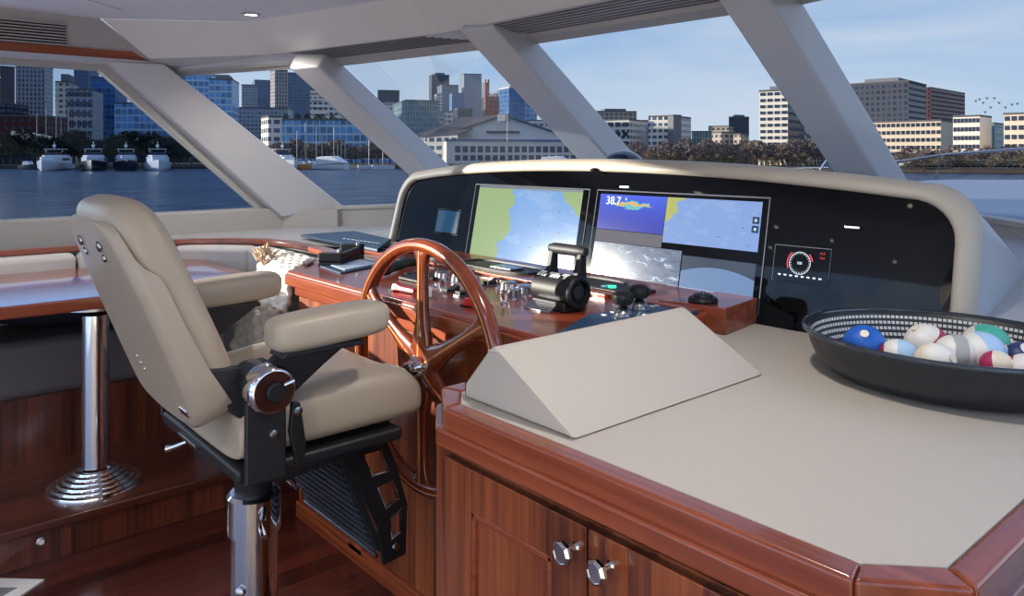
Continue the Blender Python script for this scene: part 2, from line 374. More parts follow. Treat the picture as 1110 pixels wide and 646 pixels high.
# glass
GW = glass('dimming windscreen glass', (.345, .345, .355), .03)  # tint added to dim the outdoors against the bright cabin
GP = glass('tinted side glass', (.18, .215, .26), .03)
GS = glass('clear unseen pane glass', (.92, .95, .97), .05)  # for unseen panes, made clear to let more daylight into the cabin
def pane(n, q, m, th):
    q = [V(p) for p in q]; nn = (q[1]-q[0]).cross(q[3]-q[0]).normalized()*th
    struct(MB().hexa(q, [p+nn for p in q]).build('window_%d' % n, m, smooth=False))
k = 1
for i in range(1, 6):
    # single sheets: one surface of glass
    me = MB().add([Ht[i], Ht[i+1], Bs[i+1], Bs[i]], [(0, 1, 2, 3)]).build('window_%d' % k, GS if i == 5 else GW, smooth=False); struct(me); k += 1
for x, m, ya in ((PORTX, GP, .42), (STARX, GS, -1.75)):
    struct(MB().add([(x, ya, 1.88), (x, 1.40, 1.88), (x, 2.2, 1.05), (x, ya, 1.05)], [(0, 1, 2, 3)]).build('window_%d' % k, m, smooth=False)); k += 1
struct(MB().box(-4.53, -4.47, .39, .42, 1.06, 1.9).build('trim_65', M['trim'], smooth=False))
struct(MB().add([(PORTX, -1.75, 1.88), (PORTX, .39, 1.88), (PORTX, .39, 1.05), (PORTX, -1.75, 1.05)], [(0, 1, 2, 3)]).build('window_%d' % k, GS, smooth=False))  # unseen port pane split off and left clear so the low sun reaches the dash
# walls under and beside the side windows
for x0, x1, nm in ((-4.56, -4.46, 'wall_port'), (.46, .56, 'wall_starboard')):
    w = MB().box(x0, x1, AFT, 2.3, 0, 1.088); w.box(x0, x1, AFT, -1.75, 1.088, 2.1)
    if x0 < -2: w.box(x0, x1, -4.9, AFT, 0, 2.1)  # unseen wall carried further aft to block the low sun from the counter
    struct(w.build(nm, M['trim'], smooth=False))
struct(MB().box(-4.46, -4.42, AFT, 2.02, .93, 1.086).build('trim_71', M['trim'], bevel=.01))
for sg in (1, -1):
    X_ = (lambda x: x) if sg > 0 else (lambda x: -4.0-x)
    struct(MB().prism([(X_(-4.46), 1.95), (X_(-4.33), 2.10), (X_(-4.20), 2.24), (X_(-4.28), 2.34), (X_(-4.5), 2.2)], 'z', .92, 1.075).build('trim_%d' % (72 if sg > 0 else 73), M['trim'], smooth=False))
# inner wall below windscreen and sill trim
for i in range(1, 6):
    p, q = V(Bs[i]), V(Bs[i+1]); inn = V((0, -.07, .0))
    if i == 1: inn = V((.05, -.05, 0))
    if i == 5: inn = V((-.05, -.05, 0))
    d = V((0, 0, -.022)); D2 = V((0, 0, -.25))
    struct(MB().hexa([p+d, q+d, q+inn+d, p+inn+d], [p+D2, q+D2, q+inn+D2, p+inn+D2]).build('wall_forward' if i == 1 else 'wall_forward.%03d' % (i-1), M['trim'], smooth=False))
    struct(MB().hexa([p+d*1.0, q+d*1.0, q+inn*1.15+d, p+inn*1.15+d], [p, q, q+inn*1.15, p+inn*1.15]).build('trim_%d' % (80+i), M['trim'], bevel=.004))
# dash ledge running round under the windscreen
lo = [(-4.46, 1.2), (-4.46, 1.98), (-4.30, 2.27), (-3.60, 2.91), (-2.50, 3.20), (-1.30, 3.33), (-.3, 2.9), (.30, 2.27), (.46, 1.9)]
li = [(-4.10, 1.20), (-4.06, 1.50), (-3.82, 1.70), (-3.2, 1.82), (-2.4, 2.12), (-1.4, 2.14), (-.5, 2.12), (-.33, 1.9), (-.33, 1.6)]
lz = [.965, .965, .97, 1.0, 1.09, 1.13, 1.09, .98, .95]
iz = [.962, .962, .962, .962, .962, .962, .96, .92, .90]
lg = MB(); n = len(lo)
lg.rings([[(x, y, z) for (x, y), z in zip(lo, lz)]+[(x, y, z-.04) for (x, y), z in reversed(list(zip(lo, lz)))],
          [(x, y, z) for (x, y), z in zip(li, iz)]+[(x, y, z-.04) for (x, y), z in reversed(list(zip(li, iz)))]], cap=False)
struct(lg.build('trim_91', M['ledge'], smooth=False))

# ================================================================ DASH (instrument hood and glass)
def gy(z, x=-2.0): return 2.075+(z-.93)*.20+.38*max(0, x+1.2)**2          # glass plane leans forward at the top
hood = thing('instrument_hood', 'beige leather wrapped hood framing the long black glass instrument panel', 'hood', (-2.0, 2.15, .95))
def outline(off, n=9, zb=.90):
    # rounded arch outline in (x,z), counter-clockwise from bottom left, off = inset
    xl, xr = -3.33+off, -.715-off; r = .13-off*.4; pts = [(xl, zb)]
    def top(x): return 1.392-off-.062*((x+2.0)/1.3)**2-.018*(abs((x+2.0)/1.3))**5
    for k in range(n):
        a = math.pi-(math.pi/2)*k/(n-1); x = xl+r+r*math.cos(a); pts.append((x, top(xl+r)-r+r*math.sin(a)))
    for k in range(1, 24):
        x = xl+r+(xr-xl-2*r)*k/24; pts.append((x, top(x)))
    for k in range(n):
        a = math.pi/2-(math.pi/2)*k/(n-1); x = xr-r+r*math.cos(a); pts.append((x, top(xr-r)-r+r*math.sin(a)))
    pts.append((xr, zb)); return pts
def ring(off, dy, zb=.90):
    sl = lambda x, z: .07*max(0, (x+3.33 < .12) )
    return [(x, gy(z, x)+dy, z) for x, z in outline(off, zb=zb)]
def skew(pts):     # left side leans outwards towards the foot like in the photograph
    return [(x-(1.25-z)*.10*max(0, min(1, (-2.9-x)/.35)), y, z) for x, y, z in pts]
# frame: inner lip -> face -> rounded outer edge -> body going forward and down
prof = [(.048, .012), (.048, -.012), (.042, -.020), (.030, -.024), (.014, -.018), (.004, -.004), (0, .02)]
rs = [skew(ring(o, d)) for o, d in prof]
MB().rings(rs, cap=False, closed=False).build('frame', M['hood'], hood, ang=60)
last = rs[-1]
def back(pts, t):
    out = []
    for x, y, z in pts:
        y2 = 2.12+t*.85; z2 = .90+(z-.90)*max(0.0, (1-.98*t**1.25)); y2 += .38*max(0, x+1.2)**2
        out.append((x+(-2.0-x)*.05*t, max(y, y2), z2))
    return out
MB().rings([last]+[back(last, t) for t in (.05, .2, .4, .6, .8, 1.0)], cap=False, closed=False).build('cover', plain('grey hood cover', (176, 180, 188), .4, var=.02), hood, ang=50)
gl = skew(ring(.042, .0))
gt = gl[1:-1]; gp = MB(); gp.rings([[(x, gy(.9, x)+.012, .9) for x, y, z in gt], [(x, gy(.9, x), .9) for x, y, z in gt], gt, [(x, y+.012, z) for x, y, z in gt]], cap=False, closed=False, loop=True); gp.build('glass_panel', M['blackglass'], hood, ang=20)
MB().ball((at(643, 187, y=gy(1.34)-.03).x, gy(1.34)-.02, 1.35), .018, 16, 8, .5).build('light_sensor', M['black'], hood)
for u, v, nm in ((672, 203, 'badge'), (920, 247, 'badge')):
    p = at(u, v, y=2.12)
    MB().box(p.x-.022, p.x+.022, gy(p.z, p.x)-.004, gy(p.z, p.x)-.001, p.z-.004, p.z+.004).build(nm, M['steel'], hood, bevel=.002)

# displays -------------------------------------------------------
def gquad(x0, x1, z0, z1, off):
    return [(x0, gy(z0, x0)-off, z0), (x1, gy(z0, x1)-off, z0), (x1, gy(z1, x1)-off, z1), (x0, gy(z1, x0)-off, z1)]
def plate(mb, x0, x1, z0, z1, o0, o1): mb.hexa(gquad(x0, x1, z0, z1, o1), gquad(x0, x1, z0, z1, o0)); return mb
def uvq(o, m):
    me = o.data; ul = me.uv_layers.new(name='UVMap')
    xs = [v.co.x for v in me.vertices]; zs = [v.co.z for v in me.vertices]; x0, x1, z0, z1 = min(xs), max(xs), min(zs), max(zs)
    for l in me.loops:
        c = me.vertices[l.vertex_index].co; ul.data[l.index].uv = ((c.x-x0)/(x1-x0), (c.z-z0)/(z1-z0))
def screenmat(name, build, st=1.0):
    m, nt, b = base(name); N = nt.nodes; L = nt.links
    b.inputs['Base Color'].default_value = (.01, .01, .012, 1); b.inputs['Roughness'].default_value = .075; b.inputs['Specular IOR Level'].default_value = .2; b.inputs['Emission Strength'].default_value = st
    uv = N.new('ShaderNodeUVMap'); sp = N.new('ShaderNodeSeparateXYZ'); L.new(uv.outputs[0], sp.inputs[0])
    col = build(N, L, uv.outputs[0], sp.outputs[0], sp.outputs[1]); L.new(col, b.inputs['Emission Color']); return m
def mth(N, L, op, a, b=None, c=None):
    n = N.new('ShaderNodeMath'); n.operation = op
    for i, q in enumerate((a, b, c)):
        if q is None: continue
        if isinstance(q, (int, float)): n.inputs[i].default_value = q
        else: L.new(q, n.inputs[i])
    return n.outputs[0]
def mixc(N, L, f, a, b):
    n = N.new('ShaderNodeMix'); n.data_type = 'RGBA'
    for i, q in ((0, f), (6, a), (7, b)):
        if isinstance(q, (int, float)): n.inputs[i].default_value = q
        elif isinstance(q, tuple): n.inputs[i].default_value = (*lin(q), 1)
        else: L.new(q, n.inputs[i])
    return n.outputs[2]
def noise(N, L, vec, sc, det=4, dist=0):
    n = N.new('ShaderNodeTexNoise'); n.inputs['Scale'].default_value = sc; n.inputs['Detail'].default_value = det; n.inputs['Distortion'].default_value = dist
    L.new(vec, n.inputs['Vector']); return n.outputs[0]
def chart(left, right, wat=(128, 170, 226), land=(168, 182, 120)):
    def f(N, L, uv, x, y):
        n = noise(N, L, uv, 3.2, 6, .6); n1 = mth(N, L, 'MULTIPLY_ADD', n, .5, -.25)
        a = mth(N, L, 'ADD', x, n1)
        if left is not None:
            sh = mth(N, L, 'MULTIPLY_ADD', y, .22, left-.08)
            lm = mth(N, L, 'LESS_THAN', a, sh)
        else: lm = mth(N, L, 'LESS_THAN', x, -1)
        b = mth(N, L, 'SUBTRACT', mth(N, L, 'ADD', a, mth(N, L, 'MULTIPLY', y, .95)), right); rm = mth(N, L, 'GREATER_THAN', b, 0)
        mk = mth(N, L, 'MAXIMUM', lm, rm)
        d = noise(N, L, uv, 14, 3); dm = mth(N, L, 'GREATER_THAN', d, .70)
        w = mixc(N, L, mth(N, L, 'MULTIPLY', dm, .6), wat, (70, 96, 150))
        sh2 = mth(N, L, 'GREATER_THAN', noise(N, L, uv, 5, 5), .56); w = mixc(N, L, mth(N, L, 'MULTIPLY', sh2, .25), w, (172, 198, 236))
        c = mixc(N, L, mk, w, land); return c
    return f
def sonar(N, L, uv, x, y):
    c = mixc(N, L, mth(N, L, 'POWER', y, 1.6), (30, 50, 170), (66, 96, 226))
    n = mth(N, L, 'MULTIPLY_ADD', noise(N, L, uv, 9, 5), .34, -.17); yy = mth(N, L, 'ABSOLUTE', mth(N, L, 'SUBTRACT', mth(N, L, 'ADD', y, n), .74))
    wd = mth(N, L, 'MULTIPLY', mth(N, L, 'SUBTRACT', .33, mth(N, L, 'ABSOLUTE', mth(N, L, 'SUBTRACT', x, .50))), .38)
    m1 = mth(N, L, 'LESS_THAN', yy, wd); c = mixc(N, L, m1, c, (90, 186, 190))
    m2 = mth(N, L, 'LESS_THAN', yy, mth(N, L, 'MULTIPLY', wd, .45)); return mixc(N, L, m2, c, (222, 170, 96))
def camview(dark):
    def f(N, L, uv, x, y):
        n = noise(N, L, uv, 9, 6, 1.2)
        c = mixc(N, L, mth(N, L, 'SMOOTH_MIN', mth(N, L, 'MULTIPLY', n, 1.3), 1, .1), (20, 30, 48), (120, 140, 170))
        n3 = mth(N, L, 'GREATER_THAN', n, .62); return mixc(N, L, mth(N, L, 'MULTIPLY', n3, .6), c, (210, 226, 240))
    return f
def camview2(N, L, uv, x, y):
    arc = mth(N, L, 'SUBTRACT', .78, mth(N, L, 'MULTIPLY', mth(N, L, 'POWER', mth(N, L, 'SUBTRACT', x, .5), 2), .7))
    m = mth(N, L, 'LESS_THAN', y, arc); c = mixc(N, L, m, (46, 64, 84), (104, 134, 176))
    m2 = mth(N, L, 'LESS_THAN', y, .22); return mixc(N, L, m2, c, (172, 196, 230))
def flat(c): return lambda N, L, uv, x, y: mixc(N, L, 0.0, c, c)
def view(parent, name, x0, x1, z0, z1, m, label=None):
    mb = MB(); plate(mb, x0, x1, z0, z1, .0035, .0045); o = mb.build(name, m, parent, smooth=False, label=label); uvq(o, m); return o
def display(x0, x1, z0, z1, label, cat='display', bez=.012):
    t = thing('chart_display' if x1-x0 > .4 else 'gauge_display', label, cat, ((x0+x1)/2, gy(z0), z0))
    mb = MB(); plate(mb, x0, x1, z0, z1, -.001, .003); mb.build('bezel', plain('display bezel', (46, 52, 62), .6, spec=.2), t, bevel=.0015, seg=2)
    mb = MB(); plate(mb, x0+bez*.4, x1-bez*.4, z0+bez*.4, z1-bez*.4, .003, .0036); mb.build('screen_glass', M['blackglass'], t, smooth=False); return t
d1 = display(-2.725, -2.02, .925, 1.278, 'wide display showing a green and blue sea chart, left of the two big screens')
view(d1, 'chart_view', -2.69, -2.055, .965, 1.262, screenmat('chart screen left', chart(.30, 1.72, (118, 164, 218), (150, 176, 120)), .95))
view(d1, 'status_bar', -2.69, -2.055, .943, .964, emis('bar glow', (54, 96, 122), .8))
view(d1, 'menu_bar', -2.69, -2.055, 1.2622, 1.272, emis('menu glow', (84, 108, 128), .6))
d2 = display(-1.985, -1.265, .922, 1.278, 'wide display split into depth sounder, chart and camera pictures, right of the two big screens')
view(d2, 'sonar_view', -1.962, -1.655, 1.135, 1.262, screenmat('sounder screen', sonar, 1.0))
view(d2, 'chart_view', -1.653, -1.29, 1.11, 1.262, screenmat('chart screen right', chart(.03, 3, (138, 172, 232), (190, 196, 110)), .82))
view(d2, 'info_bar', -1.962, -1.655, 1.09, 1.133, emis('grey info glow', (92, 92, 108), .8, .7))
view(d2, 'camera_view', -1.962, -1.568, .945, 1.088, screenmat('engine room picture', camview(0), 1.0))
view(d2, 'camera_view', -1.563, -1.29, .945, 1.075, screenmat('aft deck picture', camview2, 1.0))
for zc in (1.205, 1.178):
    mb = MB(); plate(mb, -1.318, -1.294, zc-.011, zc+.011, .0045, .0055); bb = mb.build('button', plain('dark screen key', (18, 34, 60), .8, spec=.1), d2, bevel=.001)
    mb = MB(); plate(mb, -1.310, -1.302, zc-.004, zc+.004, .0055, .006); mb.build('icon', emis('icon glow', (190, 215, 235), 1), bb, smooth=False)
tl = math.atan(.20)
WT = emis('screen lettering', (225, 232, 245), 1.3)
ROT = (R(90)-tl, 0, 0)
text_mesh('38.7', .042, (-1.895, gy(1.238)-.006, 1.238), ROT, WT, 'reading', d2)
text_mesh('ft', .014, (-1.835, gy(1.247)-.006, 1.247), ROT, WT, 'unit_mark', d2)
d3 = display(-1.235, -1.062, 1.035, 1.14, 'small display with a red and white dial, right of the big screens', bez=.006)
mb = MB(); 
def dial(cx, cz, r0, r1, a0, a1, n=40):
    vs = []; fs = []
    for k in range(n+1):
        a = a0+(a1-a0)*k/n
        for r in (r0, r1):
            x = cx+r*math.cos(a); z = cz+r*math.sin(a); vs.append((x, gy(z, x)-.0055, z))
    for k in range(n): fs.append((2*k, 2*k+1, 2*k+3, 2*k+2))
    return vs, fs
RG = emis('red dial glow', (210, 60, 70), 1.2)
MB().add(*dial(-1.150, 1.092, .031, .0325, 0, 2*math.pi)).build('dial_ring', WT, d3, smooth=False)
for a0, a1 in ((2.3, 3.6), (.2, .8)): MB().add(*dial(-1.150, 1.092, .036, .040, a0, a1)).build('warning_arc', RG, d3, smooth=False)
tk = MB()
for k in range(24): tk.add(*dial(-1.150, 1.092, .026, .030, k*math.pi/12, k*math.pi/12+.05, 1))
tk.build('dial_ticks', WT, d3, smooth=False)
rw = MB()
for k in range(8): 
    x = -1.215+k*.018; q = [(x, gy(1.05, -1.1)-.007, 1.052), (x+.009, gy(1.05, -1.1)-.007, 1.052), (x+.009, gy(1.05, -1.1)-.007, 1.0565), (x, gy(1.05, -1.1)-.007, 1.0565)]; rw.add(q, [(0, 1, 2, 3)])
rw.build('data_row', WT, d3, smooth=False)
text_mesh('320', .010, (-1.150, gy(1.092, -1.15)-.007, 1.092), ROT, WT, 'reading', d3)
for z in (1.125, 1.112): text_mesh('12.4', .009, (-1.085, gy(z, -1.08)-.008, z), ROT, RG, 'reading', d3)
d4 = display(-2.985, -2.80, 1.04, 1.155, 'small dim blue rectangle at the far left of the instrument glass, left of the sea chart', bez=.006)
view(d4, 'blue_view', -2.975, -2.81, 1.048, 1.147, emis('dim blue glow', (50, 104, 146), .5))  # evenly dim blue rectangle on the glass
dm = thing('compass_dome', 'dark blue glossy dome on top of the instrument hood', 'compass', (-2.02, 2.33, 1.345))
MB().ball((-2.02, 2.33, 1.352), .086, 28, 10, .85, half=True).build('dome', M['bluelens'], dm)
MB().lathe([(.09, 0), (.09, .012), (.078, .016)], (-2.02, 2.33, 1.338), 28).build('base_ring', M['black'], dm)
# ================================================================ DASH CONSOLE
DZ = .96
dash = thing('dash_console', 'varnished mahogany helm console beneath the instrument glass', 'console', (-2.1, 1.6, 0))
top = [(-2.83, 1.29), (-1.30, 1.29), (-1.30, 2.13), (-3.25, 2.13), (-3.20, 1.70), (-2.98, 1.52)]
MB().prism(top, 'z', .918, DZ).build('top', M['dash_wood'], dash, bevel=.012, seg=4)
MB().box(-2.83, -1.37, 1.283, 1.30, .905, .948).build('front_lip', M['trimwood_x'], dash, bevel=.006)
MB().box(-2.80, -1.37, 1.31, 1.335, .865, .905).build('lower_moulding', M['trimwood_x'], dash, bevel=.006)
MB().box(-2.82, -1.37, 1.34, 1.95, 0, .915).build('front_panel', M['wood_z'], dash, smooth=False)
for x in (-2.36, -1.62): MB().box(x-.045, x+.045, 1.325, 1.34, .04, .868).build('stile', M['wood_z'], dash, bevel=.003)
MB().box(-2.82, -1.37, 1.325, 1.345, .0, .06).build('skirting', M['wood_x'], dash, bevel=.003)
# raised shelf with a pale edge, with black tray recesses
MB().box(-3.12, -1.31, 1.80, 2.09, .958, .972).build('shelf', M['dash_wood'], dash, bevel=.004)
MB().box(-3.12, -1.62, 1.783, 1.80, .958, .974).build('shelf_edge', M['trimwood_x'], dash, bevel=.003)
MB().prism([(-1.45, 1.83), (-1.245, 1.87), (-1.275, 2.09), (-1.42, 2.09)], 'z', .9, .976).build('end_block', M['trimwood_x'], dash, bevel=.004)
def tray(x0, x1, y0, y1):
    n = 20; P = []
    for k in range(n):
        c, s = se(2*math.pi*k/n, 4); P.append(((x0+x1)/2+(x1-x0)/2*c, (y0+y1)/2+(y1-y0)/2*s))
    def off(f, z): return [((x-(x0+x1)/2)*f+(x0+x1)/2, (y-(y0+y1)/2)*f+(y0+y1)/2, z) for x, y in P]
    return MB().rings([off(1, .972), off(1, .980), off(.94, .981), off(.92, .975), off(.2, .9745)], True).build('tray_mat', M['rubber'], dash)
t1 = tray(-2.50, -2.06, 1.83, 1.99)
MB().box(-2.28, -2.16, 1.86, 1.93, .975, .985).build('clip', M['steel'], t1, bevel=.004)
tray(-1.93, -1.68, 1.83, 1.99); tray(-3.08, -2.86, 1.84, 1.97); tray(-2.80, -2.60, 1.84, 1.97)

# ---- radio cradle, card, stick, handsets
q = at(362, 286, z=DZ); q2 = at(385, 268, z=1.0)
def along(a, b): d = (V(b)-V(a)); d.z = 0; return d.normalized()
c = thing('folding_bracket', 'black angular bracket with blue glassy top lying at the left end of the console', 'bracket', (-2.93, 1.60, DZ))
d = along((-2.80, 1.45, 0), (-3.03, 1.70, 0)); w = V((-d.y, d.x, 0))*-1; o0 = V((-2.80, 1.46, DZ)); Ln = .30
def obox(o, d, w, a0, a1, b0, b1, z0, z1):
    p = lambda a, b, z: o+d*a+w*b+V((0, 0, z)); return [p(a0, b0, z0), p(a1, b0, z0), p(a1, b1, z0), p(a0, b1, z0)], [p(a0, b0, z1), p(a1, b0, z1), p(a1, b1, z1), p(a0, b1, z1)]
MB().hexa(*obox(o0, d, w, 0, Ln, -.05, .05, 0, .018)).build('base_plate', M['black'], c, bevel=.005)
MB().hexa(*obox(o0, d, w, .02, Ln-.02, .02, .045, .018, .05)).build('rail', M['black'], c, bevel=.005)
MB().hexa(*obox(o0, d, w, .0, .035, -.05, .05, .018, .055)).build('end_block', M['black'], c, bevel=.006)
MB().hexa(*obox(o0, d, w, Ln-.035, Ln, -.05, .05, .018, .06)).build('end_block', M['black'], c, bevel=.006)
MB().hexa(*obox(o0, d, w, .04, Ln-.04, -.042, .018, .018, .026)).build('glass_face', plain('blue grey lens', (70, 100, 140), .08), c, bevel=.003)
for a in (.03, Ln-.03): MB().cyl(o0+d*a+w*.03+V((0, 0, .055)), o0+d*a+w*.03+V((0, 0, .068)), .010, 14).build('knob', M['steel'], c)
st = MB().cyl(at(331, 287, z=DZ+.008), at(343, 281, z=DZ+.008), .008, 12).build('wooden_stick', M['wheel_wood']); tag(st, 'short dark brown wooden stick beside the black bracket', 'stick')
cd = MB().prism([(-2.83, 1.43), (-2.60, 1.40), (-2.70, 1.66), (-2.90, 1.66)], 'z', DZ, DZ+.006).build('control_pad', M['navy'], dash, bevel=.002)
MB().prism([(-2.79, 1.46), (-2.64, 1.44), (-2.71, 1.63), (-2.86, 1.63)], 'z', DZ+.006, DZ+.009).build('face', M['card'], cd, bevel=.001)
def handset(p, q, label):
    p = V(p); q = V(q); dd = (q-p).normalized(); ww = V((-dd.y, dd.x, 0)); L = (q-p).length
    h = thing('radio_handset', label, 'handset', p)
    rs = []
    for k in range(11):
        f = k/10; hw = (.032+.012*math.cos(f*math.pi*2)**2)*(.6 if k in (0, 10) else 1); hz = .018*(.5 if k in (0, 10) else 1)
        cc = p+dd*L*f+V((0, 0, .022+.008*math.sin(f*math.pi)))
        rs.append([cc+ww*hw*se(2*math.pi*j/20, 3)[0]+V((0, 0, hz*se(2*math.pi*j/20, 3)[1])) for j in range(20)])
    MB().rings(rs).build('body', M['black'], h)
    cc = p+dd*L*.55; MB().hexa(*obox(cc, dd, ww, -.03, .03, -.018, .018, .044, .049)).build('display', plain('dull lens', (60, 72, 88), .2), h, bevel=.002)
    for k in range(3):
        cc = p+dd*L*.25+ww*(-.015+.015*k); MB().lathe([(.005, 0), (.005, .004), (.003, .006)], cc+V((0, 0, .042)), 10).build('key', M['steel'], h)
    return h
handset((-2.42, 1.45, DZ), (-2.58, 1.70, DZ), 'black radio handset lying behind the left side of the wheel rim')
MB().prism([(-2.36, 1.50), (-2.22, 1.50), (-2.27, 1.62), (-2.40, 1.62)], 'z', DZ, DZ+.012).build('key_pad', M['black'], dash, bevel=.004)

# ---- knobs, switches
def knob(p, r):
    r = r*1.15
    n = 30; rs = []
    for h, f in ((0, 1.1), (.005, 1.1), (.006, 1), (.026, .96), (.030, .82), (.031, .3)):
        rs.append([(p[0]+r*f*(1+.06*(j % 2))*math.cos(2*math.pi*j/n), p[1]+r*f*(1+.06*(j % 2))*math.sin(2*math.pi*j/n), p[2]+h) for j in range(n)])
    k = MB().rings(rs).build('control_knob', M['steel'], dash, ang=25)
    MB().lathe([(r*1.18, 0), (r*1.18, .003), (r*.8, .004)], p, 24).build('collar', M['chrome'], k)
for (u, v), r in [((480, 303), .024), ((499, 306), .026), ((513, 309), .018), ((552, 315), .024), ((569, 319), .026), ((558, 323), .018)]: knob(tuple(at(u, v, z=DZ)), r)
def toggle(p):
    k = MB().tube([V(p)+V((0, 0, .006)), V(p)+V((.004, -.006, .02)), V(p)+V((.008, -.012, .034))], [.004, .004, .006], 10).build('toggle_switch', M['chrome'], dash)
    MB().lathe([(.013, 0), (.013, .005), (.008, .008)], p, 16).build('collar', M['chrome'], k)
for u, v in [(469, 312), (481, 314), (541, 313), (546, 330), (521, 326)]: toggle(tuple(at(u, v, z=DZ)))
def rocker(p):
    x, y, z = p
    k = MB().prism([(y-.026, z+.004), (y-.026, z+.016), (y, z+.012), (y+.026, z+.024), (y+.026, z+.004)], 'x', x-.014, x+.014).build('rocker_switch', M['black'], dash, bevel=.002)
    MB().box(x-.017, x+.017, y-.030, y+.030, z, z+.004).build('plate', M['steel'], k, bevel=.001)
for u, v in [(489, 317), (503, 320), (516, 323), (533, 309), (447, 299)]: rocker(tuple(at(u, v, z=DZ)))
def redcover(p, rz):
    dd = V((math.cos(rz), math.sin(rz), 0)); ww = V((-dd.y, dd.x, 0)); o = V(p); rs = []
    for f, hw, h in ((0, .012, .024), (.02, .013, .028), (.04, .008, .020), (.10, .010, .018), (.105, .008, .014)):
        cc = o+dd*f; rs.append([cc+ww*hw+V((0, 0, .004)), cc+ww*hw*.7+V((0, 0, h)), cc-ww*hw*.7+V((0, 0, h)), cc-ww*hw+V((0, 0, .004))])
    k = MB().rings(rs).build('guarded_switch', M['red'], dash, bevel=.003, label='red switch cover')
    MB().hexa(*obox(o, dd, ww, -.012, .012, -.014, .014, 0, .006)).build('base', M['black'], k, bevel=.002)
redcover(tuple(at(427, 315, z=DZ)), .15)
redcover(tuple(at(505, 332, z=DZ)), .15)
for (u, v) in ((461, 310), (465, 322)):
    p = at(u, v, z=DZ); MB().box(p.x-.010, p.x+.010, p.y-.006, p.y+.006, DZ, DZ+.032).build('label_clip', M['white'], dash, bevel=.004, label='white clip')

# ---- throttle
th = thing('throttle_control', 'black barrel shaped throttle with a tall looped handle and white scale marks', 'throttle', (-1.66, 1.58, DZ))
ax0 = V((-1.690, 1.575, DZ+.056)); r0 = .046; TL = .165
MB().lathe([(.02, 0), (r0*.86, .0), (r0, .008), (r0, TL-.04), (r0*1.03, TL-.038), (r0*1.03, TL-.006), (r0*.92, TL), (r0*.76, TL), (r0*.70, TL-.014), (r0*.1, TL-.016)], ax0, 36, (1, 0, 0)).build('barrel', M['black'], th, ang=28)
MB().lathe([(r0*.5, TL-.014), (r0*.45, TL-.006), (.01, TL-.005)], ax0, 24, (1, 0, 0)).build('end_cap', M['blackmetal'], th)
MB().box(-1.68, -1.545, 1.53, 1.62, DZ, DZ+.03).build('pedestal', M['black'], th, bevel=.006)
MB().prism([(1.498, DZ+.004), (1.536, DZ+.024), (1.536, DZ), (1.498, DZ-.0)], 'x', -1.68, -1.575).build('name_plate', M['steel'], th, bevel=.001)
for x in (-1.668, -1.552):
    MB().hexa([(x-.012, 1.572, DZ+.07), (x+.012, 1.572, DZ+.07), (x+.012, 1.618, DZ+.07), (x-.012, 1.618, DZ+.07)], [(x-.009, 1.598, DZ+.165), (x+.009, 1.598, DZ+.165), (x+.009, 1.620, DZ+.165), (x-.009, 1.620, DZ+.165)]).build('lever_arm', M['black'], th, bevel=.004)
hb = []
for k in range(9):
    f = k/8; hb.append((V((-1.684+f*.148, 1.610, DZ+.168)), .017*(.72 if k in (0, 8) else 1)))
MB().tube([p for p, r in hb], [r for p, r in hb], 16).build('handle_grip', M['rubber'], th)
rg = MB()
for k in range(9):
    for a in (0, 1):
        an = R(60+a*17); x = -1.672+k*.0135
        c0 = V((x, 1.575-(r0+.0006)*math.cos(an), DZ+.056+(r0+.0006)*math.sin(an))); tn = V((0, math.sin(an), math.cos(an)))*.006; xx = V((.0045, 0, 0))
        nn = V((0, -math.cos(an), math.sin(an)))*.0012
        if (k*7+a*3) % 4 != 1: rg.hexa([c0-xx-tn, c0+xx-tn, c0+xx+tn, c0-xx+tn], [c0-xx-tn+nn, c0+xx-tn+nn, c0+xx+tn+nn, c0-xx+tn+nn])
rg.build('scale_marks', M['white'], th, smooth=False)

# ---- joystick panel
pp = [(-1.335, 1.25), (-1.47, 1.55), (-1.45, 1.825), (-1.302, 1.825), (-1.302, 1.25)]
jp = MB().prism(pp, 'z', DZ, DZ+.008).build('joystick_panel', M['navy'], dash, bevel=.002)
mk = MB()
for (u, v) in ((655, 341), (693, 343), (700, 341), (707, 332), (712, 331), (664, 338)):
    p = at(u, v, z=DZ+.009); mk.box(p.x-.008, p.x+.008, p.y-.004, p.y+.004, DZ+.008, DZ+.0095)
mk.build('markings', M['white'], jp, smooth=False)
def joystick(p, label, s=1.0):
    k = thing('joystick', label, 'joystick', p, 'joysticks beside the leather wedge'); p = V(p)
    MB().lathe([(r*.85, h*s) for r, h in ((.034, 0), (.034, .006), (.030, .008), (.026, .02), (.030, .022), (.022, .034), (.026, .036), (.014, .048), (.010, .055))], p, 24).build('boot', M['steel'], k)
    MB().lathe([(r*.85, h*s) for r, h in ((.010, .05), (.022, .054), (.033, .064), (.036, .082), (.033, .098), (.022, .110), (.004, .114))], p, 28).build('grip', M['black'], k)
    return k
joystick(tuple(at(675, 344, z=DZ+.008)), 'black ball topped joystick in front, nearer the throttle', .64)
joystick(tuple(at(693, 336, z=DZ+.008)), 'black ball topped joystick behind, nearer the screen', .64)
p = at(672, 314, z=.974)
gp_ = MB().box(p.x-.065, p.x+.10, p.y-.05, p.y+.06, .972, .980).build('start_panel', M['black'], dash, bevel=.003)
MB().lathe([(.014, 0), (.014, .006), (.002, .007)], (p.x-.02, p.y-.015, .980), 16).build('green_button', emis('green lamp', (60, 220, 170), 1.6), gp_)
MB().box(p.x-.055, p.x-.035, p.y-.03, p.y, .980, .984).build('key', emis('teal lamp', (60, 170, 190), .8), gp_, bevel=.001)
p = at(762, 328, z=.974)
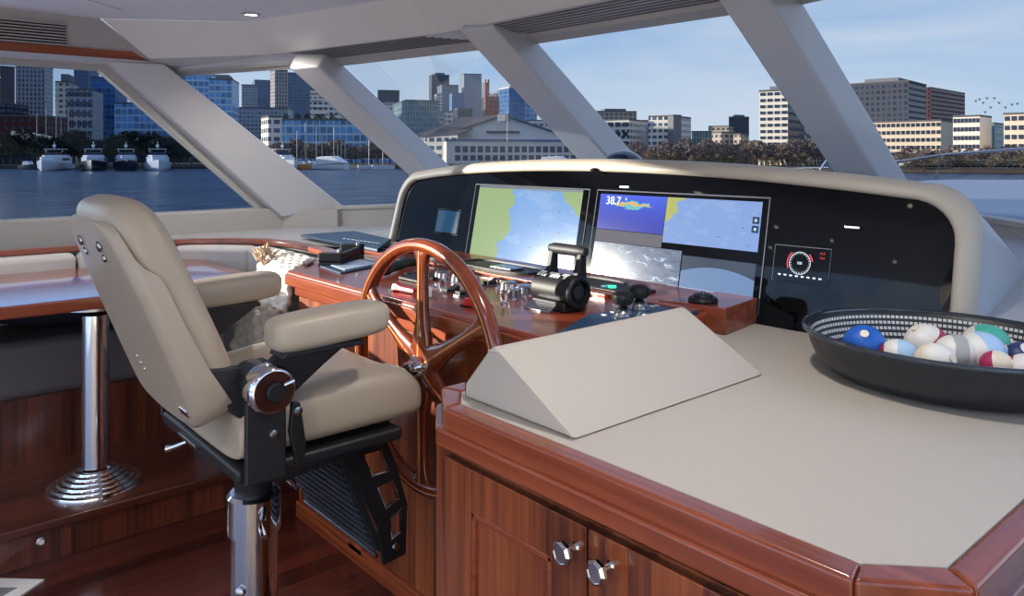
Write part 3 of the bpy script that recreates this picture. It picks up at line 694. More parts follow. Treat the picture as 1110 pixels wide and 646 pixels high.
pk = MB().lathe([(.042, 0), (.044, .006), (.040, .014), (.030, .016), (.028, .022), (.002, .024)], (p.x, p.y, .976), 32).build('rotary_control', M['black'], dash)
MB().lathe([(.037, .0145), (.034, .0165), (.031, .0155)], (p.x, p.y, .972), 32, cap=False).build('ring', M['steel'], pk)
MB().cyl((p.x, p.y, .994), (p.x, p.y, 1.008), .005, 12).build('pin', M['steel'], pk)

# ================================================================ STEERING WHEEL
WX, WY, WZ, WR = -1.829, 1.245, .805, .345
wh = thing('steering_wheel', 'large varnished wooden six spoke steering wheel with a chrome hub', 'steering wheel', (WX, WY, WZ))
rr = []; n = 96
for i in range(n):
    a = 2*math.pi*i/n; cx, cz = math.cos(a), math.sin(a); r_ = []
    for j in range(16):
        c_, s_ = se(2*math.pi*j/16, 2.4); r_.append((WX+(WR+.020*c_)*cx, WY+.021*s_, WZ+(WR+.020*c_)*cz))
    rr.append(r_)
MB().rings(rr, loop=True).build('rim', M['wheel_wood'], wh, ang=60)
MB().rings([[(WX+(WR+d)*math.cos(2*math.pi*i/n), WY-.0218+e, WZ+(WR+d)*math.sin(2*math.pi*i/n)) for i in range(n)] for d, e in ((-.002, .003), (-.0015, 0), (.0015, 0), (.002, .003))], cap=False).build('rim_inlay', M['inlay'], wh)
for k in range(6):
    a = R(90+60*k); e = V((math.cos(a), 0, math.sin(a))); w = V((-math.sin(a), 0, math.cos(a))); rs = []; c0 = V((WX, WY, WZ))
    for f, hw, th_ in ((.0, .045, .016), (.06, .040, .018), (.085, .038, .018), (.12, .027, .016), (.17, .021, .014), (.24, .019, .013), (.29, .022, .013), (.315, .030, .014), (.335, .050, .014), (.345, .058, .012)):
        ce = c0+e*f
        rs.append([ce+w*hw*se(2*math.pi*j/16, 2.6)[0]+V((0, th_*se(2*math.pi*j/16, 2.6)[1], 0)) for j in range(16)])
    sp = MB().rings(rs).build('spoke', M['wheel_wood'], wh, ang=60)
    MB().hexa([c0+e*.03+w*.003+V((0, -.0185, 0)), c0+e*.33+w*.003+V((0, -.0150, 0)), c0+e*.33-w*.003+V((0, -.0150, 0)), c0+e*.03-w*.003+V((0, -.0185, 0))],
              [c0+e*.03+w*.003+V((0, -.01, 0)), c0+e*.33+w*.003+V((0, -.008, 0)), c0+e*.33-w*.003+V((0, -.008, 0)), c0+e*.03-w*.003+V((0, -.01, 0))]).build('inlay', M['inlay'], sp, smooth=False)
# web between spokes near the hub, concave scallops
sc = []
for j in range(72):
    a = 2*math.pi*j/72+R(90); ph = (a-R(90)) % R(60); c = abs(ph-R(30))/R(30); sc.append(.070+.075*c**3.0)
MB().rings([[(WX+s*math.cos(2*math.pi*j/72+R(90)), WY+y, WZ+s*math.sin(2*math.pi*j/72+R(90))) for j, s in enumerate(sc)] for y in (-.016, .016)]).build('hub_web', M['wheel_wood'], wh, bevel=.005)
MB().lathe([(.034, .0), (.034, .022), (.028, .030), (.020, .030), (.020, .044), (.016, .048), (.002, .048)], (WX, WY-.006, WZ), 32, (0, -1, 0)).build('hub_cap', M['chrome'], wh)
MB().lathe([(.0155, .0), (.012, .004), (.001, .005)], (WX, WY-.054, WZ), 24, (0, -1, 0)).build('hub_badge', M['bluelens'], wh)
MB().cyl((WX, WY, WZ), (WX, 1.342, WZ), .028, 24).build('shaft', M['chrome'], wh)
# ================================================================ COUNTER CABINET
ct = thing('counter_cabinet', 'mahogany cabinet with two panelled doors and octagonal chrome knobs under the pale counter', 'cabinet', (-.85, 1.5, 0))
MB().prism([(-1.351, .955), (-.475, .955), (-.355, 1.05), (-.355, 2.10), (-1.351, 2.10)], 'z', .0, .79).build('body', M['wood_z'], ct, smooth=False)
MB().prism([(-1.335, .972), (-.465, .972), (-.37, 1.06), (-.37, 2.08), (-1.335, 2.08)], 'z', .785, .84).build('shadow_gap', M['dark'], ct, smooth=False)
def door(x0, x1, kx, side):
    y1, y0 = .955, .937; s = .086; PT = .70
    mb = MB(); mb.box(x0, x0+s, y0, y1, .07, .785); mb.box(x1-s, x1, y0, y1, .07, .785); mb.box(x0+s, x1-s, y0, y1, PT, .785); mb.box(x0+s, x1-s, y0, y1, .07, .15)
    d = mb.build('door', M['wood_x'] if False else M['wood_z'], ct, bevel=.0025)
    MB().box(x0+s, x1-s, y0+.010, y1, .15, PT).build('panel', M['wood_z'], d, smooth=False)
    f = MB()
    for a, b, c, e in ((x0+s, x0+s+.012, .15, PT), (x1-s-.012, x1-s, .15, PT)): f.box(a, b, y0+.002, y1, c, e)
    f.box(x0+s, x1-s, y0+.002, y1, PT-.012, PT); f.box(x0+s, x1-s, y0+.002, y1, .15, .162)
    f.build('moulding', M['trimwood_x'], d, bevel=.003)
    p = (kx, y0, .742)
    k = MB().lathe([(.010, 0), (.007, .004), (.007, .022), (.010, .026)], p, 16, (0, -1, 0)).build('handle', M['chrome'], d)
    MB().lathe([(.012, .024), (.021, .028), (.021, .034), (.016, .038), (.0155, .036), (.001, .036)], p, 8, (0, -1, 0)).build('faceted_face', M['chrome'], k, smooth=False)
door(-1.297, -.894, -.920, 1); door(-.890, -.487, -.842, -1)
tp = thing('countertop', 'pale leather countertop edged with reddish mahogany, carrying the black basket', 'countertop', (-.85, 1.5, .9))
T = [([(-1.255, .905), (-.43, .912), (-.443, .958), (-1.262, .952)], 'trimwood_x'), ([(-1.255, .905), (-1.262, .952), (-1.322, 1.0), (-1.376, .985)], 'trimwood_x'),
     ([(-1.376, .985), (-1.322, 1.0), (-1.322, 1.284), (-1.376, 1.284)], 'trimwood_y'), ([(-.43, .912), (-.325, 1.0), (-.368, 1.03), (-.443, .958)], 'trimwood_x'), ([(-.325, 1.0), (-.325, 2.1), (-.366, 2.1), (-.368, 1.03)], 'trimwood_y')]
for poly, m in T:
    MB().prism(poly, 'z', .852, .901).build('edge_trim', M[m], tp, bevel=.007, seg=3)
out = [(-1.268, .893), (-.427, .900), (-.313, .995), (-.313, 2.1), (-.36, 2.1), (-.36, 1.03), (-.44, .95), (-1.26, .95), (-1.325, 1.0), (-1.325, 1.284), (-1.388, 1.284), (-1.388, .98)]
MB().prism(out, 'z', .826, .862).build('edge_moulding', M['trimwood_x'], tp, bevel=.006, seg=3)
MB().prism([(-1.322, 1.284), (-1.322, 1.0), (-1.262, .952), (-.443, .958), (-.368, 1.03), (-.366, 2.1), (-1.30, 2.1), (-1.30, 1.284)], 'z', .86, .9).build('leather_inlay', M['counter_leather'], tp, bevel=.002, seg=2)
# leather wedge
wd = thing('leather_wedge', 'cream leather covered wedge shaped arm rest standing on the counter', 'arm rest', (-1.12, 1.28, .9))
sec = [(-1.285, .902), (-1.284, .93), (-1.205, 1.016), (-1.190, 1.025), (-1.174, 1.020), (-.962, .902)]
def secy(y, f=0): return [(x, y, z) for x, z in sec]
MB().rings([secy(.980), secy(1.60)]).build('cushion', M['counter_leather'], wd, bevel=.006, seg=3)
sm = MB().tube([(-1.205, .9795, 1.0135), (-1.172, .9795, 1.017), (-.966, .9795, .906)], .0022, 8); sm.build('seam', M['counter_leather'], wd)
MB().prism([(-1.298, .99), (-1.284, .99), (-1.284, 1.62), (-1.298, 1.62)], 'z', .901, .930).build('side_plate', M['black'], wd, bevel=.003)

# ================================================================ BASKET WITH FLOATS
BX, BY = -.668, 1.872
def weave():
    m, nt, b = base('stitched coils'); N = nt.nodes; L = nt.links
    tc = N.new('ShaderNodeTexCoord'); sp = N.new('ShaderNodeSeparateXYZ'); L.new(tc.outputs['Object'], sp.inputs[0])
    an = mth(N, L, 'ARCTAN2', sp.outputs[1], sp.outputs[0]); a = mth(N, L, 'FRACT', mth(N, L, 'MULTIPLY', an, 26))
    z = mth(N, L, 'FRACT', mth(N, L, 'MULTIPLY', sp.outputs[2], 72))
    w = mth(N, L, 'MULTIPLY', mth(N, L, 'LESS_THAN', a, .72), mth(N, L, 'LESS_THAN', z, .5))
    L.new(mixc(N, L, w, (38, 40, 46), (208, 208, 206)), b.inputs['Base Color']); b.inputs['Roughness'].default_value = .6
    return m
bk = thing('woven_basket', 'large round shallow black basket with white stitched inside standing on the counter', 'basket', (BX, BY, .90))
o_ = [(.01, 0), (.215, 0), (.246, .008), (.272, .030), (.286, .060), (.294, .090), (.299, .098)]
pr = []
MB().lathe([(r, z+.001) for r, z in o_]+[(.292, .100), (.285, .092), (.278, .06), (.262, .03), (.225, .012), (.01, .010)], (BX, BY, .90), 96).build('bowl', plain('black lacquered basket', (36, 38, 44), .42, bump=.5, bscale=60, var=.2, vscale=30), bk)
MB().lathe([(.2912, .098), (.2842, .090), (.2772, .060), (.2608, .031), (.22, .0135)], (BX, BY, .90), 96, cap=False).build('stitched_lining', weave(), bk)
MB().tube([(BX+.300*math.cos(2*math.pi*k/72), BY+.300*math.sin(2*math.pi*k/72), 1.001) for k in range(72)], .0065, 10, loop=True).build('rim', plain('dark shiny rim', (44, 50, 60), .22, coat=.5), bk)
bk.scale = (1.035, .907, 1)
cl = {'w': (226, 222, 214), 'b': (26, 92, 186), 'r': (168, 36, 52), 'g': (74, 178, 152), 'l': (170, 200, 230), 'c': (228, 214, 190), 'n': (34, 52, 106), 'y': (170, 170, 166), 'm': (170, 40, 90)}
FM = {k: plain('float paint '+k, v, .45, var=.06, vscale=30) for k, v in cl.items()}
def flt(u, v, r, D, axis, bands, label, st=1.12):
    c = at(u, v, D=D); ax = V(axis).normalized(); q = ax.to_track_quat('Z', 'Y')
    # keep the float inside the bowl and above its bottom
    dx, dy = c.x-BX, c.y-BY; dd = math.hypot(dx, dy); mx = .246-r
    if dd > mx: c.x = BX+dx*mx/dd; c.y = BY+dy*mx/dd
    c.z = max(c.z, .913+r*.98)
    f = thing('fishing_float', label, 'float', c, 'painted floats in the basket')
    n = len(bands); edges = [i/n for i in range(n+1)]
    lat0 = -math.pi/2
    def zone(a0, a1, m, nm):
        k = 8; pr = [(max(.0005, r*math.cos(a0+(a1-a0)*i/k)), r*st*math.sin(a0+(a1-a0)*i/k)) for i in range(k+1)]
        return [pr, m, nm]
    wts = [w for _, w in bands]; tot = sum(wts); acc = 0
    for i, (cc, w) in enumerate(bands):
        a0 = lat0+math.pi*acc/tot; acc += w; a1 = lat0+math.pi*acc/tot
        pr, m, nm = zone(a0, a1, FM[cc], '')
        MB().lathe(pr, c, 28, ax).build('painted_band' if i else 'painted_end', m, f, ang=80)
    MB().cyl(c+ax*r*st*.9, c+ax*r*st*1.06, .009, 12).build('peg', FM['c'], f)
    return f
flt(937, 376, .047, 1.72, (.35, -.75, .8), [('w', 1), ('w', 1), ('b', 2.2)], 'bright blue float with a white ring, leftmost in the basket')
flt(974, 386, .036, 1.66, (.9, .25, .1), [('r', 1), ('w', .8), ('l', 1.6)], 'light blue float with white and red end, second from the left in the basket')
flt(1006, 377, .050, 1.76, (-.3, -.5, .8), [('w', 1), ('g', .8), ('r', .35), ('w', 1)], 'white float with green and red bands behind the cream one')
flt(1013, 392, .038, 1.60, (.7, -.2, .3), [('c', 1.5), ('w', 1)], 'cream float in front of the white ones, near the basket rim')
flt(1038, 384, .042, 1.66, (.6, .5, -.1), [('w', 1), ('y', .5), ('w', 1.2)], 'white float with a grey band in the middle of the basket')
flt(1062, 384, .048, 1.66, (.6, .7, .2), [('w', 1.6), ('l', 1), ('w', .7)], 'white float with a pale blue band right of the grey banded one')
flt(1068, 374, .048, 1.80, (.8, .25, .2), [('r', .7), ('w', .6), ('g', 1.7)], 'green float with white and red end at the back of the basket')
flt(1080, 395, .028, 1.58, (.9, .1, .2), [('m', 1), ('c', 1)], 'small crimson and beige float by the front rim')
flt(1106, 390, .036, 1.66, (.5, -.3, .7), [('n', 1), ('n', .6), ('w', .3)], 'navy float at the right side of the basket')
flt(1112, 402, .034, 1.56, (.9, .1, .1), [('r', .6), ('w', .6), ('r', .5)], 'red and white float by the front rim at the picture edge')
rp = MB().tube([at(1084, 377, D=1.70), at(1100, 375, D=1.72), at(1130, 374, D=1.76), at(1150, 378, D=1.8)], .006, 10).build('rope', plain('beige rope', (190, 168, 140), .9, bump=1, bscale=200))
tag(rp, 'beige rope end lying over the floats at the right of the basket', 'rope')

# ================================================================ HELM CHAIR
CX, CY = -1.91, .784
ch = thing('helm_chair', 'reclined beige leather helm chair on a chrome pedestal, facing the steering wheel', 'chair', (CX, CY, 0))
# pedestal
MB().lathe([(.20, 0), (.20, .012), (.185, .02), (.085, .028), (.0585, .04)], (CX, CY, 0), 48).build('base_plate', M['chrome'], ch)
MB().lathe([(.0585, .03), (.0585, .50)], (CX, CY, 0), 40).build('pedestal', M['chrome'], ch)
MB().lathe([(.0585, .455), (.066, .457), (.066, .548), (.058, .556), (.046, .556)], (CX, CY, 0), 40).build('collar', M['chrome'], ch)
MB().lathe([(.046, .54), (.048, .60), (.07, .64), (.11, .69), (.11, .70)], (CX, CY, 0), 36).build('column_neck', M['blackmetal'], ch)
cv = MB().tube([(CX+.066, CY, .535), (CX+.082, CY-.01, .515), (CX+.082, CY-.01, .48), (CX+.066, CY, .46)], .007, 10); cv.build('clamp_handle', M['chrome'], ch)
MB().lathe([(.013, 0), (.013, .008), (.006, .012)], (CX+.035, CY-.048, .33), 16, (.6, -.8, 0)).build('bolt', M['steel'], ch)
# seat frame
fr = MB(); fr.box(-2.175, -1.650, .640, 1.065, .690, .722)
fr.build('seat_frame', M['blackmetal'], ch, bevel=.010)
MB().prism([(.66, .69), (1.06, .69), (.98, .672), (.76, .65)], 'x', -2.13, -1.69).build('frame_tray', M['blackmetal'], ch, bevel=.006)
lv = MB(); lv.tube([(-2.04, .66, .672), (-2.06, .635, .66), (-2.07, .62, .655)], [.005, .006, .009], 10); lv.build('height_lever', M['chrome'], ch)
MB().box(-2.02, -1.90, .634, .640, .70, .708).build('frame_plate', M['steel'], ch, bevel=.001)
# seat cushion: raised side bolsters, waterfall front
def seatring(y, hw, z0, ztop, dip, n=40):
    r_ = []
    for j in range(n):
        a = 2*math.pi*j/n; c, s = se(a, 4.2); x = CX+hw*c; zc = (z0+ztop)/2; z = zc+(ztop-z0)/2*s
        if s > 0: z -= dip*max(0, 1-(abs(c)/.74)**4)*s
        r_.append((x, y, z))
    return r_
S = [(.655, .235, .735, .800, 0), (.648, .250, .724, .822, 0), (.66, .258, .722, .845, .01), (.75, .262, .722, .868, .03), (.85, .264, .722, .880, .035), (.95, .266, .722, .888, .035), (1.03, .266, .722, .886, .03), (1.085, .264, .723, .872, .024), (1.118, .258, .726, .845, .014), (1.132, .246, .738, .815, .006), (1.136, .22, .752, .795, 0)]
MB().rings([seatring(*s) for s in S]).build('seat', M['leather'], ch, sub=1, ang=80)
# backrest
B0 = V((CX, .565, .835)); BU = V((0, -.371, .928)); BN = V((0, .928, .371))
def bp(x, s, n): return B0+V((x, 0, 0))+BU*s+BN*n
def shellring(s, hw, d, t=.012, n=26):
    # U shaped shell: flat rear with rounded corners and side wings reaching forward
    rc = min(.028, d*.8+.004); o = []
    o.append((hw, d)); o.append((hw, rc))
    for k in range(1, 7):
        a = (math.pi/2)*k/6; o.append((hw-rc+rc*math.cos(a), rc-rc*math.sin(a)))
    o.append((hw*.5, -.002)); o.append((0, -.003))
    left = [(-x, y) for x, y in reversed(o[:-1])]; o = o+left
    inn = [(-hw+t, d-.002), (-hw+t, t+rc*.3), (-hw*.5, t), (0, t), (hw*.5, t), (hw-t, t+rc*.3), (hw-t, d-.002)]
    return [bp(x, s, y) for x, y in o+inn]
SH = [(-.032, .165, .050), (-.028, .195, .075), (-.012, .224, .084), (.02, .236, .078), (.10, .238, .064), (.20, .235, .057), (.29, .230, .055), (.325, .224, .052), (.350, .214, .034), (.375, .205, .026), (.41, .192, .024), (.435, .180, .023), (.452, .162, .022), (.462, .13, .022)]
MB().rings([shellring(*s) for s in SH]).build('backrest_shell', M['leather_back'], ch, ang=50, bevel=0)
def cushring(s, hw, n0, n1, n=36, p=3.2):
    r_ = []
    for j in range(n):
        c, q = se(2*math.pi*j/n, p); r_.append(bp(hw*c, s, (n0+n1)/2+(n1-n0)/2*q+(.0)))
    return r_
CU = [(-.03, .18, .03, .10), (-.015, .205, .018, .125), (.02, .216, .012, .138), (.12, .218, .010, .140), (.22, .217, .010, .135), (.30, .215, .008, .132), (.36, .213, .004, .130), (.41, .205, .004, .126), (.445, .192, .006, .118), (.470, .172, .012, .104), (.486, .145, .022, .086), (.493, .105, .034, .070)]
MB().rings([cushring(*s) for s in CU]).build('backrest', M['leather'], ch, sub=1, ang=80)
for x in (-.085, .085):
    p = bp(x, .40, -.004); bb = MB().lathe([(.014, 0), (.013, .004), (.007, .006), (.001, .0062)], p+BU*.008, 16, -BN).build('button', M['steel'], ch)
    MB().lathe([(.010, 0), (.009, .004), (.001, .0045)], p-BU*.020, 14, -BN).build('button', M['steel'], ch)
for x, s in ((.055, .09), (.045, .105), (.065, .075)):
    MB().lathe([(.005, 0), (.004, .003), (.0005, .0035)], bp(x-.1, s, -.003), 10, -BN).build('stud', M['chrome'], ch)
bd = MB(); p = bp(.175, .012, -.002)
bd.hexa([bp(.145, .005, -.004), bp(.195, .005, -.004), bp(.195, .022, -.004), bp(.145, .022, -.004)], [bp(.145, .005, .002), bp(.195, .005, .002), bp(.195, .022, .002), bp(.145, .022, .002)])
bd.build('badge', M['chrome'], ch, bevel=.002)
# side brackets with recline disc, arm plates and arm pads (right then left)
for sg in (1, -1):
    X = lambda o: CX+sg*o
    bx0, bx1 = sorted((X(.262), X(.282)))
    pg = [(q.y, q.z) for q in (at(u, v, x=-1.685) for u, v in ((222, 401), (262, 399), (290, 390), (312, 400), (300, 462), (276, 464), (253, 450), (236, 430)))]
    MB().prism(pg, 'x', *sorted((X(.190), X(.228)))).build('side_bracket', M['texblack'], ch, bevel=.004)
    MB().cyl((X(.20), .690, .904), (X(.290), .690, .904), .042, 28).build('pivot', M['blackmetal'], ch)
    MB().prism([(.645, .70), (.645, .90), (.735, .90), (.735, .70)], 'x', *sorted((X(.284), X(.300)))).build('upright_plate', M['blackmetal'], ch, bevel=.004)
    c0 = (X(.284), .690, .904)
    dk = MB().lathe([(.050, 0), (.052, .006), (.052, .045), (.048, .052), (.044, .054)], c0, 40, (sg, 0, 0)).build('recline_disc', M['chrome'], ch)
    MB().lathe([(.044, .050), (.043, .055), (.001, .0555)], c0, 40, (sg, 0, 0)).build('burl_face', M['burl'], dk)
    MB().lathe([(.021, .054), (.021, .066), (.018, .070), (.001, .070)], c0, 28, (sg, 0, 0)).build('knob', M['black'], dk)
    e = V(c0)+V((sg*.062, .018, .012)); MB().cyl(e, e+V((sg*.002, .022, .006)), .005, 10).build('pin', M['chrome'], dk)
    MB().prism([(.678, .868), (.66, .90), (.675, .935), (.735, .975), (.90, .975), (.90, .966), (.835, .925), (.735, .855), (.70, .852)], 'x', *sorted((X(.264), X(.283)))).build('arm_plate', M['blackmetal'], ch, bevel=.004)
    MB().prism([(.71, .968), (.915, .968), (.91, .980), (.72, .984)], 'x', *sorted((X(.262), X(.335)))).build('arm_base', M['blackmetal'], ch, bevel=.003)
    cx = X(.300); rs = []
    for f, hw, hz in ((0, .024, .016), (.006, .038, .028), (.02, .050, .037), (.05, .054, .040), (.14, .055, .041), (.23, .054, .040), (.268, .050, .037), (.285, .040, .029), (.291, .024, .016)):
        r_ = []
        for j in range(24):
            c, q = se(2*math.pi*j/24, 3.4); r_.append((cx+hw*c, .692+f, 1.014+.012*f/.3+hz*q))
        rs.append(r_)
    MB().rings(rs).build('armrest_pad', M['leather'], ch, sub=1, ang=80)
    # lock lever
    MB().prism([(.742, .865), (.760, .862), (.775, .76), (.768, .722), (.752, .722), (.735, .80)], 'x', *sorted((X(.302), X(.318)))).build('lock_lever', M['black'], ch, bevel=.004)
    for (yy, zz) in ((.752, .845), (.705, .80)):
        MB().lathe([(.011, 0), (.010, .006), (.004, .008)], (X(.300 if zz < .82 else .318), yy, zz), 14, (sg, 0, 0)).build('bolt', M['steel'], ch)
# footrest
FX0, FX1 = -2.12, -1.70
FL = [(.905, .70), (.955, .60), (1.02, .46), (1.035, .365)]; FR = [(1.035, .70), (1.075, .60), (1.105, .50), (1.10, .372)]
HO = [(.125, .333), (.4167, .5833), (.6667, .8333)]
def fl_(A, f):
    n = len(A)-1; i = min(int(f*n), n-1); t = f*n-i; return (A[i][0]*(1-t)+A[i+1][0]*t, A[i][1]*(1-t)+A[i+1][1]*t)
def fm_(f, s_): a, b = fl_(FL, f), fl_(FR, f); return (a[0]*(1-s_)+b[0]*s_, a[1]*(1-s_)+b[1]*s_)
def fplate(x):
    mb = MB(); N_ = 24
    for k in range(N_):
        f0, f1 = k/N_, (k+1)/N_; segs = [(0, .40), (.80, 1)] if any(a < (f0+f1)/2 < b for a, b in HO) else [(0, 1)]
        for s0, s1 in segs:
            q = [fm_(f0, s0), fm_(f0, s1), fm_(f1, s1), fm_(f1, s0)]
            mb.hexa([(x-.006, y, z) for y, z in q], [(x+.006, y, z) for y, z in q])
    return mb
for x in (FX0, FX1):
    o = fplate(x).build('footrest_side', M['black'], ch, smooth=False)
    MB().lathe([(.011, 0), (.009, .005), (.003, .006)], (x+.006, 1.07, .40), 14, (1, 0, 0)).build('bolt', M['steel'], o)
    for a, b in HO:
        q = [fm_(a, .40), fm_(a, .80), fm_(b, .80), fm_(b, .40)]
        MB().tube([(x+.005, y, z) for y, z in q], .0032, 8, loop=True).build('slot_rim', M['chrome'], o)
fp = MB().hexa([(FX0+.01, .915, .665), (FX1-.01, .915, .665), (FX1-.01, 1.028, .395), (FX0+.01, 1.028, .395)], [(FX0+.01, .930, .670), (FX1-.01, .930, .670), (FX1-.01, 1.043, .40), (FX0+.01, 1.043, .40)]).build('footrest_plate', M['rubber'], ch, smooth=False)
rb = MB()
for k in range(12):
    f = (k+.6)/12; y = .915+(1.028-.915)*f; z = .665-(.27)*f; rb.tube([(FX0+.015, y-.004, z), (FX1-.015, y-.004, z)], .006, 8)
rb.build('tread', plain('ribbed rubber tread', (44, 50, 58), .35), ch)
MB().tube([(FX0+.008, 1.022, .388), (FX1-.008, 1.022, .388)], .006, 10).build('footrest_edge', M['steel'], ch)
cb = MB(); cb.tube([(FX0-.012, .93, .64), (FX0-.020, .95, .58), (FX0-.020, .97, .47), (FX0-.01, 1.0, .43), (FX0+.0, 1.01, .50), (FX0-.002, .98, .60)], .010, 12); cb.build('hinge_arm', M['chrome'], ch)
lg_ = MB().box(-1.97, -1.945, .908, .915, .60, .64).build('emblem', plain('copper emblem', (190, 120, 96), .3, .8), ch, bevel=.002)

# ================================================================ TABLE, SETTEE
TX0, TX1, TY0, TY1, TZ = -3.96, -3.10, .10, 1.33, .89
tb = thing('dining_table', 'mahogany table with a partly blue top on a polished ribbed pedestal', 'table', (-3.26, .72, .15))
MB().prism([(TX0, TY0), (TX1, TY0), (TX1, TY1), (TX0, TY1)], 'z', TZ-.044, TZ).build('tabletop', M['trimwood_y'], tb, bevel=.008)
MB().box(TX0+.30, TX1-.012, TY0+.06, TY1-.07, TZ-.002, TZ+.0012).build('inlay', M['tableblue'], tb, smooth=False)  # flat glossy blue panel over part of the tabletop
MB().lathe([(.0485, .02), (.0485, .65)], (-3.26, .72, .15), 40).build('pedestal', M['chrome'], tb)
MB().lathe([(.12, .69), (.12, .705)], (-3.26, .72, .14), 40).build('top_flange', M['steel'], tb)
pr = [(.165, 0)]
for k in range(6):
    r0_ = .165-.018*k; z0_ = .004+.011*k; pr += [(r0_, z0_), (r0_-.002, z0_+.007), (r0_-.010, z0_+.010), (r0_-.016, z0_+.009)]
pr += [(.05, .075)]
MB().lathe(pr, (-3.26, .72, .15), 56).build('stepped_base', M['chrome'], tb)

se_ = thing('settee', 'L shaped settee with grey leather seat, light woven back cushions and mahogany cap rail', 'settee', (-3.9, .8, .15))
# base along port side and across the front
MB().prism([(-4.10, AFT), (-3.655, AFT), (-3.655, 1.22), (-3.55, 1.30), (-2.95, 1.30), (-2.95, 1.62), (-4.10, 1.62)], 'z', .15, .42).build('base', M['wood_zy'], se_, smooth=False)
def cushionpoly(poly, z0, z1, name, m, r=.04):
    return MB().prism(poly, 'z', z0, z1).build(name, m, se_, bevel=r, seg=5)
cushionpoly([(-4.08, AFT), (-3.625, AFT), (-3.625, -.35), (-4.08, -.35)], .42, .655, 'seat_cushion', M['sofa_dark'])
cushionpoly([(-4.08, -.345), (-3.625, -.345), (-3.625, 1.24), (-3.52, 1.29), (-3.52, 1.62), (-4.08, 1.62)], .42, .655, 'seat_cushion', M['sofa_dark'])
cushionpoly([(-3.515, 1.29), (-2.95, 1.29), (-2.95, 1.62), (-3.515, 1.62)], .42, .655, 'seat_cushion', M['sofa_dark'])
def backc(x0, x1, y0, y1, z1=.955):
    MB().box(x0, x1, y0, y1, .66, z1).build('back_cushion', M['sofa_light'], se_, bevel=.03, seg=5)
for y0, y1 in ((-1.6, -.95), (-.94, -.29), (-.28, .34), (.35, .80), (.81, 1.25)): backc(-4.09, -3.97, y0, y1)
rl = lambda a, b, z0, z1, nm, m: None
for a, b in (((-4.03, 1.26), (-3.72, 1.53)), ((-3.72, 1.535), (-3.36, 1.55)), ((-3.35, 1.55), (-2.97, 1.50))):
    d = along((a[0], a[1], 0), (b[0], b[1], 0)); w = V((-d.y, d.x, 0)); L_ = math.hypot(b[0]-a[0], b[1]-a[1])
    MB().hexa(*obox(V((a[0], a[1], 0)), d, w, 0, L_-.006, -.05, .06, .66, .955)).build('back_cushion', M['sofa_light'], se_, bevel=.03, seg=5)
# cap rail (curved)
path = [(-4.075, AFT), (-4.075, .2), (-4.07, .9), (-4.05, 1.15), (-4.00, 1.33), (-3.90, 1.48), (-3.76, 1.59), (-3.58, 1.645), (-3.38, 1.655), (-3.18, 1.635), (-2.99, 1.60)]
ins, outs = [], []
for i, p in enumerate(path):
    a = V((*path[max(0, i-1)], 0)); b = V((*path[min(len(path)-1, i+1)], 0)); d = (b-a).normalized(); w = V((-d.y, d.x, 0)); p = V((*p, 0))
    ins.append(p-w*.035); outs.append(p+w*.035)
cr = MB(); rs = []
for a, b in zip(ins, outs): rs.append([(a.x, a.y, .957), (b.x, b.y, .957), (b.x, b.y, .983), (a.x, a.y, .983)])
cr.rings(rs).build('cap_rail', M['trimwood_y'], se_, bevel=.006)
bw = MB(); bw.rings([[(b.x, b.y, .15), (b.x-(b-a).x*.2, b.y-(b-a).y*.2, .15), (b.x-(b-a).x*.2, b.y-(b-a).y*.2, .957), (b.x, b.y, .957)] for a, b in zip(ins, outs)]).build('back_panel', M['trim'], se_, smooth=False)
# throw blanket with knobbly texture over the settee end
random.seed(4)
tw = thing('throw_blanket', 'white knitted throw with fringed knots draped over the settee end beside the console', 'blanket', (-3.05, 1.42, .66))
def drape(pts, name, m, amp, nx=26, ny=26, th=.02):
    # bilinear patch with lumps, given as 4 corner rows
    (a, b, c, d) = [V(p) for p in pts]; mb = MB(); g = []
    for i in range(nx+1):
        for j in range(ny+1):
            u, v = i/nx, j/ny; p = a*(1-u)*(1-v)+b*u*(1-v)+c*u*v+d*(1-u)*v
            n = (b-a).cross(d-a).normalized()
            g.append(p+n*(amp*(math.sin(u*23+v*9)*math.cos(v*19-u*5))+random.uniform(-.3, .3)*amp))
    fs = [(i*(ny+1)+j, (i+1)*(ny+1)+j, (i+1)*(ny+1)+j+1, i*(ny+1)+j+1) for i in range(nx) for j in range(ny)]
    o = mb.add(g, fs).build(name, m, tw, ang=180); s = o.modifiers.new('thick', 'SOLIDIFY'); s.thickness = th; s.offset = 0; return o
drape([(-3.34, 1.42, .93), (-2.90, 1.36, .94), (-2.86, 1.30, .79), (-3.28, 1.30, .79)], 'knitted_top', M['throw'], .012)
drape([(-3.36, 1.50, .965), (-2.97, 1.47, .97), (-2.90, 1.36, .94), (-3.34, 1.42, .93)], 'knitted_fold', M['throw'], .008)
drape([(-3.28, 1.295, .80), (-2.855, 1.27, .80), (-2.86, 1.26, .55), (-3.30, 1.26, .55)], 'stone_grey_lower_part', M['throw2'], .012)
kn = MB()
for k in range(30):
    u, v = random.random(), random.random(); p = V((-3.26+.38*u, 1.285, .58+.2*v)); kn.ball(p, random.uniform(.014, .024), 10, 6, .7)
kn.build('knots', plain('beige knots', (196, 184, 168), .9, var=.2, vscale=30), tw)
ff = MB()
for k in range(26):
    p = V((-3.28+random.uniform(-.04, .04), 1.40+random.uniform(-.03, .03), .955+random.uniform(-.03, .04))); ff.cyl(p, p+V((random.uniform(-.03, .03), random.uniform(-.03, .02), random.uniform(.0, .04))), .009, 6, .004)
ff.build('tassel', plain('tan tassel', (186, 160, 134), .9, var=.2), tw)
